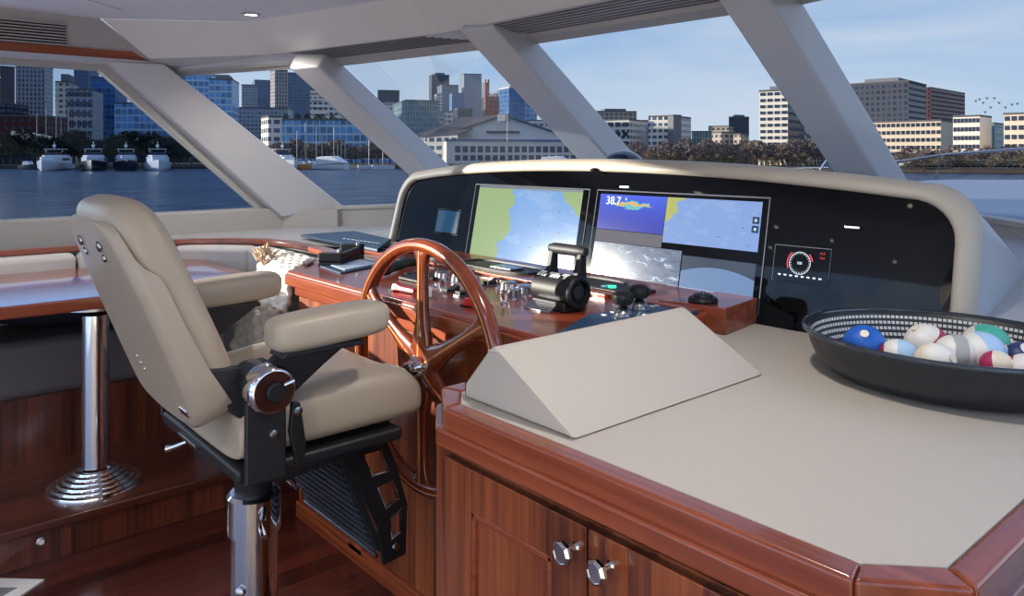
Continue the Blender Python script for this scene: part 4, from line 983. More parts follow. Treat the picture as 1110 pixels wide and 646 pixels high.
# cushions lying on the port seat below the table
nc = thing('throw_pillow', 'dark navy pillow on the grey settee seat below the tabletop', 'pillow', (-3.85, .75, .655))
rs = []
for k in range(11):
    f = k/10; e = math.sin(math.pi*min(max(f, .03), .97))**.45
    rs.append([(-3.99+.20*(c*.5+.5)*1.0+(.0), .46+.62*f, .73+.075*e*q) for c, q in [se(2*math.pi*j/20, 2.6) for j in range(20)]])
MB().rings(rs).build('pillow_body', M['navycushion'], nc, sub=1, ang=90)
sp_ = thing('striped_pillow', 'blue and white patterned pillow corner at the far left below the tabletop', 'pillow', (-3.78, .42, .655))
rs = []
for k in range(9):
    f = k/8; e = math.sin(math.pi*min(max(f, .04), .96))**.5
    rs.append([(-3.90+.20*(c*.5+.5), .22+.24*f, .73+.065*e*q) for c, q in [se(2*math.pi*j/20, 2.6) for j in range(20)]])
m_, nt_, b_ = base('blue white pattern'); wv = nt_.nodes.new('ShaderNodeTexWave'); wv.inputs['Scale'].default_value = 12; wv.inputs['Distortion'].default_value = 6
tc_ = nt_.nodes.new('ShaderNodeTexCoord'); nt_.links.new(tc_.outputs['Object'], wv.inputs['Vector']); nt_.links.new(mixc(nt_.nodes, nt_.links, wv.outputs['Fac'], (34, 48, 84), (190, 205, 225)), b_.inputs['Base Color']); b_.inputs['Roughness'].default_value = .85
MB().rings(rs).build('pillow_body', m_, sp_, sub=1, ang=90)
# folder on the ledge
fo = thing('document_folder', 'blue document folder with pale lettering lying on the ledge by the hood foot', 'folder', (-3.4, 1.9, .975))
A_, B_, C__, D_ = [at(u, v, z=.99) for u, v in ((326, 254), (384, 250), (424, 259), (409, 270))]
MB().hexa([p-V((0, 0, .014)) for p in (A_, B_, C__, D_)], [A_, B_, C__, D_]).build('cover', M['navy'], fo, bevel=.003)
ln = MB()
for k in range(9):
    p = at(374+k*4.5, 258.2+k*.6, z=.9925); ln.box(p.x-.012, p.x+.008, p.y-.006, p.y+.006, .990, .9915)
ln.build('lettering', M['white'], fo, smooth=False)
# push button light on the step riser
sb = thing('step_light', 'small round chrome step light on the riser of the platform', 'light', (-3.075, .51, .06))
MB().lathe([(.016, 0), (.016, .004), (.011, .006), (.001, .006)], (-3.075, .51, .072), 20, (1, 0, 0)).build('bezel', M['steel'], sb)
MB().lathe([(.009, .006), (.001, .0068)], (-3.075, .51, .072), 16, (1, 0, 0)).build('lens', M['white'], sb)
# magazine on the floor
mg = thing('magazine', 'grey and white magazine corner lying on the floor at lower left', 'magazine', (-2.93, .38, 0))
MB().prism([(-2.99, .12), (-2.78, .30), (-2.93, .495), (-3.04, .38)], 'z', .001, .008).build('pages', M['paper'], mg, smooth=False)
MB().prism([(-2.96, .20), (-2.86, .29), (-2.93, .42), (-3.0, .34)], 'z', .008, .0088).build('cover_picture', plain('grey picture', (110, 112, 118), .4, var=.4, vscale=60), mg, smooth=False)
# ================================================================ OUTSIDE: water, foredeck, city
WZ_ = -2.1
def watermat():
    m, nt, b = base('lake water'); N = nt.nodes; L = nt.links
    b.inputs['Roughness'].default_value = .2; b.inputs['IOR'].default_value = 1.33
    tc = N.new('ShaderNodeTexCoord'); n = N.new('ShaderNodeTexNoise'); n.inputs['Scale'].default_value = .5; n.inputs['Detail'].default_value = 8; n.inputs['Roughness'].default_value = .75
    L.new(tc.outputs['Object'], n.inputs['Vector'])
    bp_ = N.new('ShaderNodeBump'); bp_.inputs['Strength'].default_value = 1; bp_.inputs['Distance'].default_value = 1.6; L.new(n.outputs[0], bp_.inputs['Height']); L.new(bp_.outputs[0], b.inputs['Normal'])
    mp = N.new('ShaderNodeMapping'); mp.inputs['Rotation'].default_value = (0, 0, -YAW); mp.inputs['Scale'].default_value = (.9, .14, 1); L.new(tc.outputs['Object'], mp.inputs[0])
    n2 = N.new('ShaderNodeTexNoise'); n2.inputs['Scale'].default_value = 1.3; n2.inputs['Detail'].default_value = 5; n2.inputs['Roughness'].default_value = .7; L.new(mp.outputs[0], n2.inputs['Vector'])
    cr = N.new('ShaderNodeValToRGB'); cr.color_ramp.elements[0].position = .40; cr.color_ramp.elements[0].color = (*lin((8, 34, 78)), 1); cr.color_ramp.elements[1].position = .64; cr.color_ramp.elements[1].color = (*lin((120, 150, 186)), 1)  # bright and dark ripple reflections painted into the water colour
    L.new(n2.outputs[0], cr.inputs[0]); L.new(cr.outputs[0], b.inputs['Base Color'])
    return m
wt = MB().add([(-3000, -800, WZ_), (1500, -800, WZ_), (1500, 3500, WZ_), (-3000, 3500, WZ_)], [(0, 1, 2, 3)]).build('trim_200', watermat(), smooth=False)
wt.name = 'floor_water'; wt['kind'] = 'structure'
# land behind the shoreline
sh = [(-260, 175), (-60, 178), (120, 186), (300, 190), (440, 188), (620, 176), (760, 165), (900, 150), (1040, 138), (1180, 130), (1400, 120)]
def ud(u, D, z=0): r = ray(u, 167); return V((r.x*D, r.y*D, z))
near = [ud(u, D, -1.5) for u, D in sh]; far = [ud(u, 2600, -1.5) for u, D in sh]
lm = MB(); n = len(sh)
lm.rings([[p-V((0, 0, 2)) for p in near], near, far], cap=False, closed=False)
ld_ = lm.build('floor_land', plain('winter shore ground', (78, 70, 60), .9, var=.5, vscale=.05), smooth=False); ld_['kind'] = 'structure'
bank = MB(); bank.rings([[ud(u, D-.2, -2.0) for u, D in sh], [ud(u, D+1.0, -1.1) for u, D in sh], [ud(u, D+3.5, -1.1) for u, D in sh]], cap=False, closed=False)
bo = bank.build('floor_bank', plain('shore bank', (66, 58, 50), .9, var=.5, vscale=.6), smooth=False); bo['kind'] = 'structure'

# foredeck of the yacht
fd = thing('foredeck', 'white foredeck of the yacht beyond the starboard windscreen', 'deck', (-2, 6, 1.1))
MB().prism([(-4.4, 2.5), (-3.6, 3.18), (-2.48, 3.52), (-1.25, 3.62), (-.2, 3.2), (.5, 2.55), (.2, 4.6), (-.7, 7.4), (-2.0, 9.6), (-3.3, 7.4), (-4.1, 4.6)], 'z', .75, .95).build('side_deck', M['gelcoat'], fd, bevel=.03)
M['nonskid'] = plain('pale grey deck paint', (168, 176, 190), .5)
MB().prism([(-2.9, 3.50), (-2.45, 3.52), (-1.28, 3.62), (-.2, 3.24), (.1, 3.4), (-.2, 5.8), (-.9, 8.2), (-2.0, 8.9), (-2.9, 8.0), (-3.1, 6)], 'z', .90, 1.165).build('raised_coachroof', M['nonskid'], fd, bevel=.05)
rr_ = thing('bow_rail', 'polished steel bow rail with slanted stanchion seen through the starboard pane', 'railing', tuple(at(1015, 197, D=7.2)))
M['bluesteel'] = plain('blue grey painted tube', (110, 130, 165), .5)
P1 = [at(1200, 152, D=5.2), at(1110, 161, D=6.2), at(1020, 168, D=7.3), at(985, 173.5, D=7.9), at(900, 181.5, D=8.8), at(800, 184.5, D=9.6), at(760, 184, D=10.2)]
MB().tube(P1, .013, 10).build('top_rail', M['steel'], rr_)
MB().tube([at(1021, 168, D=7.3), at(1013, 197, D=7.25), V((at(1013, 197, D=7.25).x, at(1013, 197, D=7.25).y, .95))], .014, 10).build('stanchion', M['steel'], rr_)
MB().tube([at(901, 166, D=8.6), at(888, 186, D=8.7), at(885, 200, D=8.7)], .013, 10).build('stanchion', M['bluesteel'], rr_)
MB().tube([at(894, 176, D=8.6), at(905, 187, D=8.7), at(908, 200, D=8.7)], .012, 10).build('brace', M['bluesteel'], rr_)

FA = {
 'browntower': facade('brown tower facade', (104, 84, 82), (60, 76, 104), 3.2, 3.6, .5, .55),
 'coltower': facade('ribbed tower facade', (168, 160, 158), (62, 74, 100), 2.6, 3.4, .55, .7),
 'hotel': facade('pale hotel facade', (176, 172, 170), (74, 92, 122), 3.6, 3.4, .6, .5),
 'blueglass': facade('blue glass facade', (176, 198, 216), (84, 138, 190), 3.4, 4.2, .86, .74),
 'blueglass2': facade('deep blue glass facade', (96, 128, 160), (40, 92, 150), 3.0, 3.8, .85, .8),
 'brick': facade('dark brick facade', (92, 44, 38), (34, 40, 56), 4.2, 4.0, .5, .5),
 'dark': facade('dark shed facade', (44, 46, 54), (62, 76, 96), 6, 3.5, .7, .4),
 'greytower': facade('grey tower facade', (112, 126, 146), (62, 92, 128), 2.8, 3.3, .6, .6),
 'palegrey': facade('pale grey facade', (150, 158, 168), (92, 116, 142), 3.0, 3.2, .6, .5),
 'white': facade('white facade', (226, 222, 212), (70, 86, 108), 4.0, 4.0, .7, .5),
 'cream': facade('cream facade', (214, 204, 186), (84, 92, 104), 3.6, 3.6, .62, .5),
 'teal': facade('teal glass facade', (150, 164, 160), (66, 108, 122), 2.2, 4.5, .7, .85),
 'bigdark': facade('dark grid facade', (74, 78, 86), (44, 56, 78), 3.4, 3.8, .62, .6),
 'redgrid': facade('dark red grid facade', (92, 50, 54), (24, 26, 40), 3.2, 3.8, .62, .62),
 'concrete': facade('concrete facade', (178, 166, 152), (76, 78, 84), 4.2, 3.4, .6, .5),
}
PW = plain('building window glass', (46, 58, 78), .2, var=.5, vscale=.2)
PS = plain('sky reflecting window', (120, 150, 184), .12)
WALL = {'white': plain('white rendered wall', (232, 226, 214), .8), 'cream': plain('cream rendered wall', (222, 206, 182), .8), 'dark': plain('dark stone wall', (58, 54, 58), .8), 'grey': plain('grey wall', (120, 124, 130), .8), 'roof': plain('roof grey', (96, 96, 98), .8), 'rust': plain('orange steel', (190, 92, 58), .7), 'slate': plain('dark roof', (70, 62, 62), .8)}
winmesh = {}
def bldg(uL, uC, uR, vtop, D, mat, label, a=40, name='building', group=None, wins=None, penthouse=.0, roofm='roof', zb=-1.5, dep=None):
    if (uR-uC) > (uC-uL) and a < 45: a = 90-a
    a = R(a); rv = V((C_, S_, 0)); dv = V((-S_, C_, 0))
    tL, tC, tR = (uL-555)/FPX, (uC-555)/FPX, (uR-555)/FPX; rc = tC*D
    dl = math.cos(a)+tL*math.sin(a); Ll = (rc-tL*D)/dl if (uC-uL > 1 and dl > .05) else (dep or 20); Ll = min(max(Ll, 4), 40 if a > .8 else 150)
    den = (math.sin(a)-tR*math.cos(a))
    Lr = (tR*D-rc)/den if (uR-uC > 1 and den > .04) else (dep or 20)
    Lr = min(max(Lr, 4), 150)
    z1 = CAMH+(167-vtop)/FPX*D
    c = rv*rc+dv*D; l = -rv*math.cos(a)+dv*math.sin(a); r = rv*math.sin(a)+dv*math.cos(a)
    p = [c, c+r*Lr, c+r*Lr+l*Ll, c+l*Ll]
    t = thing(name, label, 'building', (c.x, c.y, zb), group)
    MB().rings([[(q.x, q.y, zb) for q in p], [(q.x, q.y, z1) for q in p]]).build('wall', mat, t, smooth=False, boxuv=True)
    cen = (p[0]+p[2])/2
    def inset(f, z): return [(cen.x+(q.x-cen.x)*f, cen.y+(q.y-cen.y)*f, z) for q in p]
    MB().rings([inset(1.015, z1-.1), inset(1.015, z1+.5)]).build('parapet', WALL[roofm], t, smooth=False)
    if penthouse: MB().rings([inset(.55, z1+.4), inset(.55, z1+penthouse)]).build('roof_plant', WALL['grey'], t, smooth=False)
    if wins:
        cols, rows, side = wins[:3]; m = wins[3] if len(wins) > 3 else PW
        e, L_ = (l, Ll) if side == 'L' else (r, Lr); nn = -r if side == 'L' else -l; src = None
        H = z1-zb-1.0; cw = L_/cols; rh = H/rows
        for i in range(cols):
            for j in range(rows):
                o = c+e*((i+.5)*cw)+V((0, 0, zb+1.0+(j+.55)*rh))
                if src is None:
                    q = [e*(-cw*.33)+V((0, 0, -rh*.24)), e*(cw*.33)+V((0, 0, -rh*.24)), e*(cw*.33)+V((0, 0, rh*.24)), e*(-cw*.33)+V((0, 0, rh*.24))]
                    mb = MB().hexa([o+k for k in q], [o+k+nn*.25 for k in q]); src = mb.build('window', m, t, smooth=False); o0_ = o.copy()
                    src.data.transform(Matrix.Translation(-(o-t.location))); src.location = o-t.location
                else:
                    w = src.copy(); C.objects.link(w); w.parent = t; w.location = o-t.location
    return t, c, l, r, Ll, Lr, z1
# ---- left (seen through the side window)
bldg(-60, 0, 16, 72, 420, FA['browntower'], 'brown tower at the left edge of the picture', 30)
bldg(2, 17, 48, 70, 380, FA['coltower'], 'tall ribbed grey tower second from the left edge', 20)
bldg(56, 60, 76, 89, 330, FA['cream'], 'slim beige tower with a plain face beside the pale hotel block', 20, penthouse=4)
bldg(62, 72, 100, 97, 325, FA['hotel'], 'pale hotel block right of the slim beige tower', 16, wins=(10, 7, 'R'))
bldg(78, 80, 96, 72, 520, FA['greytower'], 'grey slab tower far behind the pale hotel block', 10)
bldg(92, 98, 125, 84, 360, FA['blueglass2'], 'dark blue glass tower left of the corner pillar', 12)
bldg(-40, -10, 50, 126, 290, FA['brick'], 'low dark brick building behind the marina at far left', 8)
bldg(120, 124, 176, 112, 300, FA['blueglass'], 'low pale blue glass block behind the corner pillar', 8)
bldg(-60, -40, 8, 112, 345, FA['dark'], 'dark block at the left edge behind the brick building', 8)
bldg(112, 118, 205, 149, 262, FA['dark'], 'long dark boat shed on the shore behind the yachts', 5, name='boat_shed')
bldg(-60, -40, 2, 152, 205, FA['dark'], 'long dark shed at the left edge of the shore', 5, name='boat_shed')
# curved pale low form, flat top over a dark front
ct_ = thing('curved_quay_form', 'pale curved low form along the shore between the brick block and the yachts', 'building', tuple(ud(70, 235, -1.5)))
pts = [(12, 240), (30, 236), (48, 232), (66, 229), (84, 228), (102, 230), (118, 234)]
zz = [5.6, 5.2, 4.2, 3.0, 2.2, 1.6, 1.6]
fr_ = [ud(u, D, z+CAMH+1.6) for (u, D), z in zip(pts, zz)]; bk_ = [ud(u, D+14, z+CAMH+1.6) for (u, D), z in zip(pts, zz)]
MB().rings([[p for p in fr_], [p for p in bk_], [p-V((0, 0, 1.6)) for p in bk_], [p-V((0, 0, 1.6)) for p in fr_]], cap=False, closed=False, loop=True).build('roof', WALL['grey'], ct_, smooth=False)
wl = MB(); wl.rings([[p-V((0, 0, 1.6)) for p in fr_], [V((p.x, p.y, -1.5)) for p in fr_]], cap=False, closed=False); wl.build('wall', FA['dark'], ct_, smooth=False, boxuv=True)
# ---- through the port windscreen pane
bldg(170, 184, 229, 79, 330, FA['blueglass'], 'wide blue glass office block with a white corner line, upper floors in the corner pane', 12, wins=None)
bldg(222, 226, 252, 86, 322, FA['blueglass'], 'lower blue glass wing right of the wide office block', 12, penthouse=2.5)
bldg(256, 262, 279, 92, 560, FA['palegrey'], 'stepped grey tower left of the cluster of three', 22)
bldg(272, 276, 294, 87, 600, FA['greytower'], 'brownish grey tower in the middle of the cluster of three', 22)
bldg(293, 298, 312, 76, 480, FA['coltower'], 'tall slender light tower with rounded top floors', 30, penthouse=3)
bldg(306, 310, 345, 79, 580, FA['greytower'], 'broad grey blue tower behind the second pillar', 12)
bldg(250, 253, 312, 117, 400, FA['palegrey'], 'wide grey low block in front of the tower cluster', 8)
t, c, l, r, Ll, Lr, z1 = bldg(333, 336, 372, 98, 390, FA['white'], 'white apartment block with stepped balconies beside the second pillar', 14)
for k in range(6):
    zb_ = z1-3.5*k-1.5; q0 = c+r*(Lr*.02); q1 = c+r*(Lr*(.3+.07*k)); nn = -l*1.8
    MB().hexa([(q0.x, q0.y, zb_), (q1.x, q1.y, zb_), (q1.x+nn.x, q1.y+nn.y, zb_), (q0.x+nn.x, q0.y+nn.y, zb_)], [(q0.x, q0.y, zb_+.9), (q1.x, q1.y, zb_+.9), (q1.x+nn.x, q1.y+nn.y, zb_+.9), (q0.x+nn.x, q0.y+nn.y, zb_+.9)]).build('balcony', WALL['white'], t, smooth=False)
bldg(296, 302, 432, 130, 260, FA['blueglass'], 'long low glass building with trees on its roof', 4, wins=None)
bldg(283, 291, 303, 127, 236, FA['white'], 'white end block left of the long low glass building', 30)
bldg(404, 410, 433, 98, 640, FA['dark'], 'dark square building top right of the second pillar', 12)
bldg(402, 424, 437, 111, 480, FA['white'], 'pale slab at the left of the teal glass block', 30)
bldg(424, 440, 476, 109, 400, FA['teal'], 'teal glass block with vertical fins', 18)
bldg(465, 468, 487, 81, 900, FA['bigdark'], 'dark tower left of the downtown group', 16, penthouse=3)
bldg(474, 479, 497, 92, 860, FA['greytower'], 'shorter dark tower in front of the leftmost downtown tower', 16)
bldg(487, 490, 503, 101, 700, FA['blueglass2'], 'small blue building between the downtown towers', 12)
bldg(471, 473, 480, 102, 650, FA['white'], 'narrow white building left of the small blue one', 12)
bldg(499, 503, 522, 80, 880, FA['palegrey'], 'tall grey tower in the centre of the downtown group', 16)
bldg(522, 525, 530, 90, 980, FA['greytower'], 'narrow tower directly right of the tall grey one', 12)
bldg(476, 482, 512, 121, 420, FA['white'], 'white banded low building below the downtown towers', 14)
bldg(492, 496, 512, 118, 350, FA['dark'], 'dark low block in front of the white banded building', 14)
# tower under construction, with orange frame
t, c, l, r, Ll, Lr, z1 = bldg(522, 526, 542, 105, 620, FA['bigdark'], 'tower under construction wrapped in an orange frame', 12)
om = MB(); nn = -l*1.0
for k in range(6):
    q = c+r*(Lr*k/5)+nn; om.box(q.x-.5, q.x+.5, q.y-.5, q.y+.5, 0, z1+(14 if k < 2 else 2))
for k in range(12):
    z = 4+k*(z1-2)/11; q0 = c+nn; q1 = c+r*Lr+nn; om.tube([(q0.x, q0.y, z), (q1.x, q1.y, z)], .45, 4)
om.build('orange_frame', WALL['rust'], t, smooth=False)
bldg(541, 552, 569, 95, 430, FA['blueglass2'], 'dark blue glass tower with a white roof slab', 26, roofm='white', penthouse=1)
bldg(568, 570, 582, 108, 440, FA['blueglass'], 'pale glass slab right of the dark blue glass tower', 10)
cr_ = thing('tower_crane', 'thin white tower crane between the orange framed tower and the blue glass tower', 'crane', tuple(ud(537, 600, -1.5)))
p = ud(546, 600); MB().tube([(p.x, p.y, -1.5), (p.x, p.y, CAMH+(167-95)/FPX*600)], .8, 6).build('mast', WALL['white'], cr_)
MB().tube([at(533, 103, D=600), at(556, 92, D=600)], .7, 6).build('jib', WALL['white'], cr_)
bldg(570, 574, 600, 131, 330, FA['white'], 'white office right of the gabled hall, half behind the third pillar', 10)
bldg(606, 610, 644, 140, 320, FA['teal'], 'glass office behind the third pillar', 10)
# ---- gabled white hall
hall = thing('gabled_hall', 'white hall with a big gable, dark sloped roof and rows of columns on the quay', 'hall', tuple(ud(545, 250, -1.5)))
D0 = 250
def hp(u, v, D): return at(u, v, D=D)
gz = CAMH+(167-152)/FPX*D0
fl = ud(492, 236); frr = ud(625, 250); dv_ = (frr-fl).normalized(); back_ = V((-dv_.y, dv_.x, 0))*40
if back_.dot(V((-S_, C_, 0))) < 0: back_ = -back_
def hq(p, z): return (p.x, p.y, z)
z_l = CAMH+(167-153)/FPX*240
MB().rings([[hq(fl, -1.5), hq(frr, -1.5), hq(frr+back_, -1.5), hq(fl+back_, -1.5)], [hq(fl, z_l), hq(frr, z_l), hq(frr+back_, z_l), hq(fl+back_, z_l)]]).build('colonnade_wall', WALL['white'], hall, smooth=False)
MB().rings([[hq(fl-dv_*.5-back_*.01, z_l), hq(frr+dv_*.5-back_*.01, z_l), hq(frr+back_, z_l), hq(fl+back_, z_l)], [hq(fl-dv_*.5-back_*.01, z_l+.6), hq(frr+dv_*.5-back_*.01, z_l+.6), hq(frr+back_, z_l+.6), hq(fl+back_, z_l+.6)]]).build('blue_band', plain('blue band', (70, 96, 140), .7), hall, smooth=False)
WW = (frr-fl).length; src = None
for j, (z0, z1_) in enumerate(((-.6, 1.1), (1.9, 3.9))):
    for i in range(17):
        o = fl+dv_*(WW*(i+.5)/17)-back_.normalized()*.12
        x0 = o-dv_*.85; x1 = o+dv_*.85
        MB().hexa([hq(x0, z0), hq(x1, z0), hq(x1+back_*.01, z0), hq(x0+back_*.01, z0)], [hq(x0, z1_), hq(x1, z1_), hq(x1+back_*.01, z1_), hq(x0+back_*.01, z1_)]).build('window', PW, hall, smooth=False)
# main gable volume
gl_, gr_, ga = ud(478, 262), ud(612, 262), ud(545, 262)
ze = CAMH+(167-148)/FPX*262; za = CAMH+(167-126)/FPX*262
bk2 = back_*1.4
def gab(p0, p1, pa, ze, za, off): return [hq(p0+off, -1.5), hq(p1+off, -1.5), hq(p1+off, ze), hq(pa+off, za), hq(p0+off, ze)]
MB().rings([gab(gl_, gr_, ga, ze, za, V((0, 0, 0))), gab(gl_, gr_, ga, ze, za, bk2)]).build('gable_wall', WALL['white'], hall, smooth=False)
ov = (gr_-gl_).normalized()*2; up = V((0, 0, .5))
for s0, nm in ((gl_, 'roof_slope'), (gr_, 'roof_slope')):
    e = V(hq(s0, ze)); a_ = V(hq(ga, za)); dd = (e-a_)*.04; f = -back_*.03
    q = [e+dd+f+up*.2, a_+f+up*.2, a_+bk2+up*.2, e+dd+bk2+up*.2]; MB().hexa(q, [k+up for k in q]).build(nm, WALL['slate'], hall, smooth=False)
for i in range(12):
    o = ud(529+i*3.0, 261.5); MB().box(o.x-.35, o.x+.35, o.y-.35, o.y+.35, CAMH+(167-144.5)/FPX*262, CAMH+(167-142.0)/FPX*262).build('small_window', PW, hall, smooth=False)
# left wing with dark roof sloping
l0, l1 = ud(458, 255), ud(500, 250)
w0, w1 = ud(461, 250), ud(496, 246)
MB().rings([[hq(w0, -1.5), hq(w1, -1.5), hq(w1+back_, -1.5), hq(w0+back_, -1.5)], [hq(w0, CAMH+5.3), hq(w1, CAMH+6.1), hq(w1+back_, CAMH+6.1), hq(w0+back_, CAMH+5.3)]]).build('wing_wall', FA['white'], hall, smooth=False, boxuv=True)
a0 = V(hq(w0, CAMH+5.4)); a1 = V(hq(w1, CAMH+6.0)); b1_ = V(hq(ud(545, 300), CAMH+15)); b0_ = V(hq(ud(500, 300), CAMH+14))
MB().hexa([a0, a1, b1_, b0_], [a0+up*.6, a1+up*.6, b1_+up*.6, b0_+up*.6]).build('wing_roof', WALL['slate'], hall, smooth=False)
o = ud(546, 258); MB().box(o.x-2.2, o.x+2.2, o.y-1, o.y+1, CAMH+11, CAMH+(167-124)/FPX*258).build('tower_block', plain('blue grey block', (52, 70, 98), .6), hall, smooth=False)
MB().cyl(hq(ud(550, 240), -1.5), hq(ud(550, 240), CAMH+(167-118)/FPX*240), .18, 8, .08).build('flagpole', WALL['white'], hall)
# ---- centre pane
bldg(640, 648, 690, 121, 440, FA['concrete'], 'terraced building right of the third pillar, highest roof of that group', 8, penthouse=2)
t = bldg(650, 682, 700, 130, 330, FA['white'], 'white banded building with a shaded blue right side', 30, wins=(4, 4, 'L'))
bldg(697, 704, 704, 131, 400, FA['palegrey'], 'blank pale slab between the white banded building and the white topped one', 10)
bldg(703, 729, 749, 126, 325, FA['white'], 'building with a bright white top band and grey right side', 32)
bldg(727, 730, 738, 125.5, 320, WALL['grey'], 'narrow grey stair tower in front of the white topped building', 24)
bldg(748, 750, 771, 143, 360, FA['teal'], 'low blue green building between the white group and the tan blocks', 8)
bldg(768, 790, 797, 137, 420, FA['concrete'], 'tan block with a jagged roof, left one of the tan pair', 30)
bldg(790, 796, 812, 127, 430, FA['bigdark'], 'dark brown block, taller right one of the tan pair', 24, penthouse=1.5)
bldg(772, 782, 794, 144, 300, FA['concrete'], 'small tan house in front of the tan pair', 24)
bldg(795, 803, 812, 146, 295, FA['concrete'], 'small tan house right of the first small house', 24)
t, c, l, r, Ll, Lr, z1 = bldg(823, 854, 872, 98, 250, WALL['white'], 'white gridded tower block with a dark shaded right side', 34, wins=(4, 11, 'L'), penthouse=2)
MB().hexa([hq(c+r*.3-l*.15, 1), hq(c+r*(Lr-.3)-l*.15, 1), hq(c+r*(Lr-.3), 1), hq(c+r*.3, 1)], [hq(c+r*.3-l*.15, z1-.6), hq(c+r*(Lr-.3)-l*.15, z1-.6), hq(c+r*(Lr-.3), z1-.6), hq(c+r*.3, z1-.6)]).build('painted_shade', FA['bigdark'], t, smooth=False, boxuv=True)  # darker facade laid over the white wall, shade put into the colour
bldg(868, 873, 915, 133, 270, FA['white'], 'low white building between the gridded tower and the fourth pillar', 36, wins=(6, 4, 'R'))
# pavilion with arcade
pv = thing('arcade_pavilion', 'low beige arcade pavilion on the shore below the gridded tower', 'pavilion', tuple(ud(846, 205, -1.5)))
a = ud(824, 205); b = ud(872, 195); dd = (b-a); L_ = dd.length; dd = dd.normalized(); nb = V((-dd.y, dd.x, 0))*8
for i in range(9):
    o = a+dd*(L_*i/8); MB().cyl((o.x, o.y, -1.5), (o.x, o.y, .9), .45, 10).build('column', WALL['cream'], pv)
MB().rings([[hq(a, .8), hq(b, .8), hq(b+nb, .8), hq(a+nb, .8)], [hq(a, 2.0), hq(b, 2.0), hq(b+nb, 2.0), hq(a+nb, 2.0)]]).build('roof', WALL['cream'], pv, smooth=False)
o = ud(846, 199); MB().ball((o.x, o.y, 1.8), 3.0, 16, 6, .5, half=True).build('dome', WALL['cream'], pv)
# ---- starboard pane
bldg(918, 985, 1004, 88, 330, FA['bigdark'], 'very wide dark gridded office building right of the fourth pillar', 42, penthouse=2.5)
bldg(1003, 1009, 1046, 95, 440, FA['redgrid'], 'dark red gridded building right of the very wide dark one', 46)
bldg(945, 1020, 1040, 131, 290, WALL['cream'], 'long white apartment building, four floors, below the dark offices', 44, wins=(14, 5, 'L'))
bldg(1033, 1062, 1075, 126, 240, WALL['white'], 'white apartment building right of the long one, with glass balconies', 46, wins=(7, 5, 'L'))
bldg(1070, 1078, 1096, 134, 300, FA['teal'], 'dark glazed block between the two white apartment buildings', 46)
bldg(1088, 1150, 1190, 122, 215, WALL['cream'], 'pale apartment building at the right edge of the picture', 50, wins=(8, 5, 'L'))

# ---- trees
BARK = plain('bare winter twigs', (124, 112, 106), .95, var=.35, vscale=.8); DG = plain('dark evergreen', (40, 50, 42), .95, var=.4, vscale=.5); TR = plain('tree trunk', (74, 60, 52), .9)
GR = plain('ochre shrub', (118, 104, 82), .95, var=.35, vscale=.6)
random.seed(11)
def crown(mat, r, h, n, seedv):
    random.seed(seedv); mb = MB()
    for k in range(n):
        a = random.uniform(0, 6.28); q = random.random()**.5*r; z = h*random.uniform(.30, 1.0); q *= math.sin(math.pi*min(.95, max(.15, z/h*.8+.1)))
        s = random.uniform(.06, .17)*r; o = V((q*math.cos(a), q*math.sin(a), z)); d = [V((random.uniform(-1, 1), random.uniform(-1, 1), random.uniform(-.6, 1)))*s for _ in range(3)]
        mb.add([o+d[0], o+d[1], o+d[2], o+(d[0]+d[1]-d[2])*.4], [(0, 1, 2), (0, 2, 3)])
    return mb
protos = {}
def tree(u, D, h, kind, label, group):
    key = kind
    if key not in protos:
        t = thing({'bare': 'bare_tree', 'dark': 'evergreen_tree', 'shrub': 'shrub'}[kind], label, 'tree' if kind != 'shrub' else 'shrub', (0, 0, 0), group)
        mt = {'bare': BARK, 'dark': DG, 'shrub': GR}[kind]; rr0 = {'bare': 3.2, 'dark': 3.0, 'shrub': 2.6}[kind]
        crown(mt, rr0, 6, 700, 5).build('crown', mt, t, smooth=False)
        tr = MB(); tr.cyl((0, 0, 0), (0, 0, 4), .16, 7, .06)
        for k in range(5):
            a = k*1.3; tr.cyl((0, 0, 1.6+.4*k), (1.4*math.cos(a), 1.4*math.sin(a), 3.6+.4*k), .06, 5, .02)
        tr.build('trunk', TR, t); protos[key] = t; o = t
    else:
        o = copy_tree(protos[key]); o['label'] = label; o['group'] = group
    p = ud(u, D, -1.5); o.location = p; o.rotation_euler = (0, 0, random.uniform(0, 6.28)); s = h/6; o.scale = (s*random.uniform(.9, 1.25), s, s)
    return o
for i in range(26):
    tree(-14+i*8.4+random.uniform(-3, 3), random.uniform(196, 206), random.uniform(5.5, 9), 'dark', 'dark evergreen tree on the shore behind the moored yachts', 'dark evergreens behind the yachts')
for i in range(22):
    tree(286+i*7.2+random.uniform(-2, 2), random.uniform(200, 214), random.uniform(4.2, 6.8), 'bare', 'bare brown tree on the shore in front of the long glass building', 'bare trees by the long glass building')
for i in range(9):
    o = tree(312+i*10+random.uniform(-3, 3), 262, 2.4, 'dark', 'dark small tree on the roof of the long low glass building', 'roof trees on the long glass building'); o.location.z = CAMH+(167-130)/FPX*260-.3
for i in range(46):
    tree(684+i*5.0+random.uniform(-2, 2), random.uniform(172, 200), random.uniform(3.8, 6.4), 'bare', 'bare brown tree along the far shore seen above the instrument hood', 'bare trees above the hood')
for i in range(26):
    tree(690+i*8.6+random.uniform(-2, 2), random.uniform(166, 172), random.uniform(2.0, 3.2), 'shrub', 'ochre shrub at the water edge seen above the instrument hood', 'shrubs above the hood')
for i in range(24):
    tree(975+i*7+random.uniform(-2, 2), random.uniform(146, 165), random.uniform(3.0, 4.6), 'bare', 'bare brown tree along the shore right of the fourth pillar', 'bare trees right of the fourth pillar')
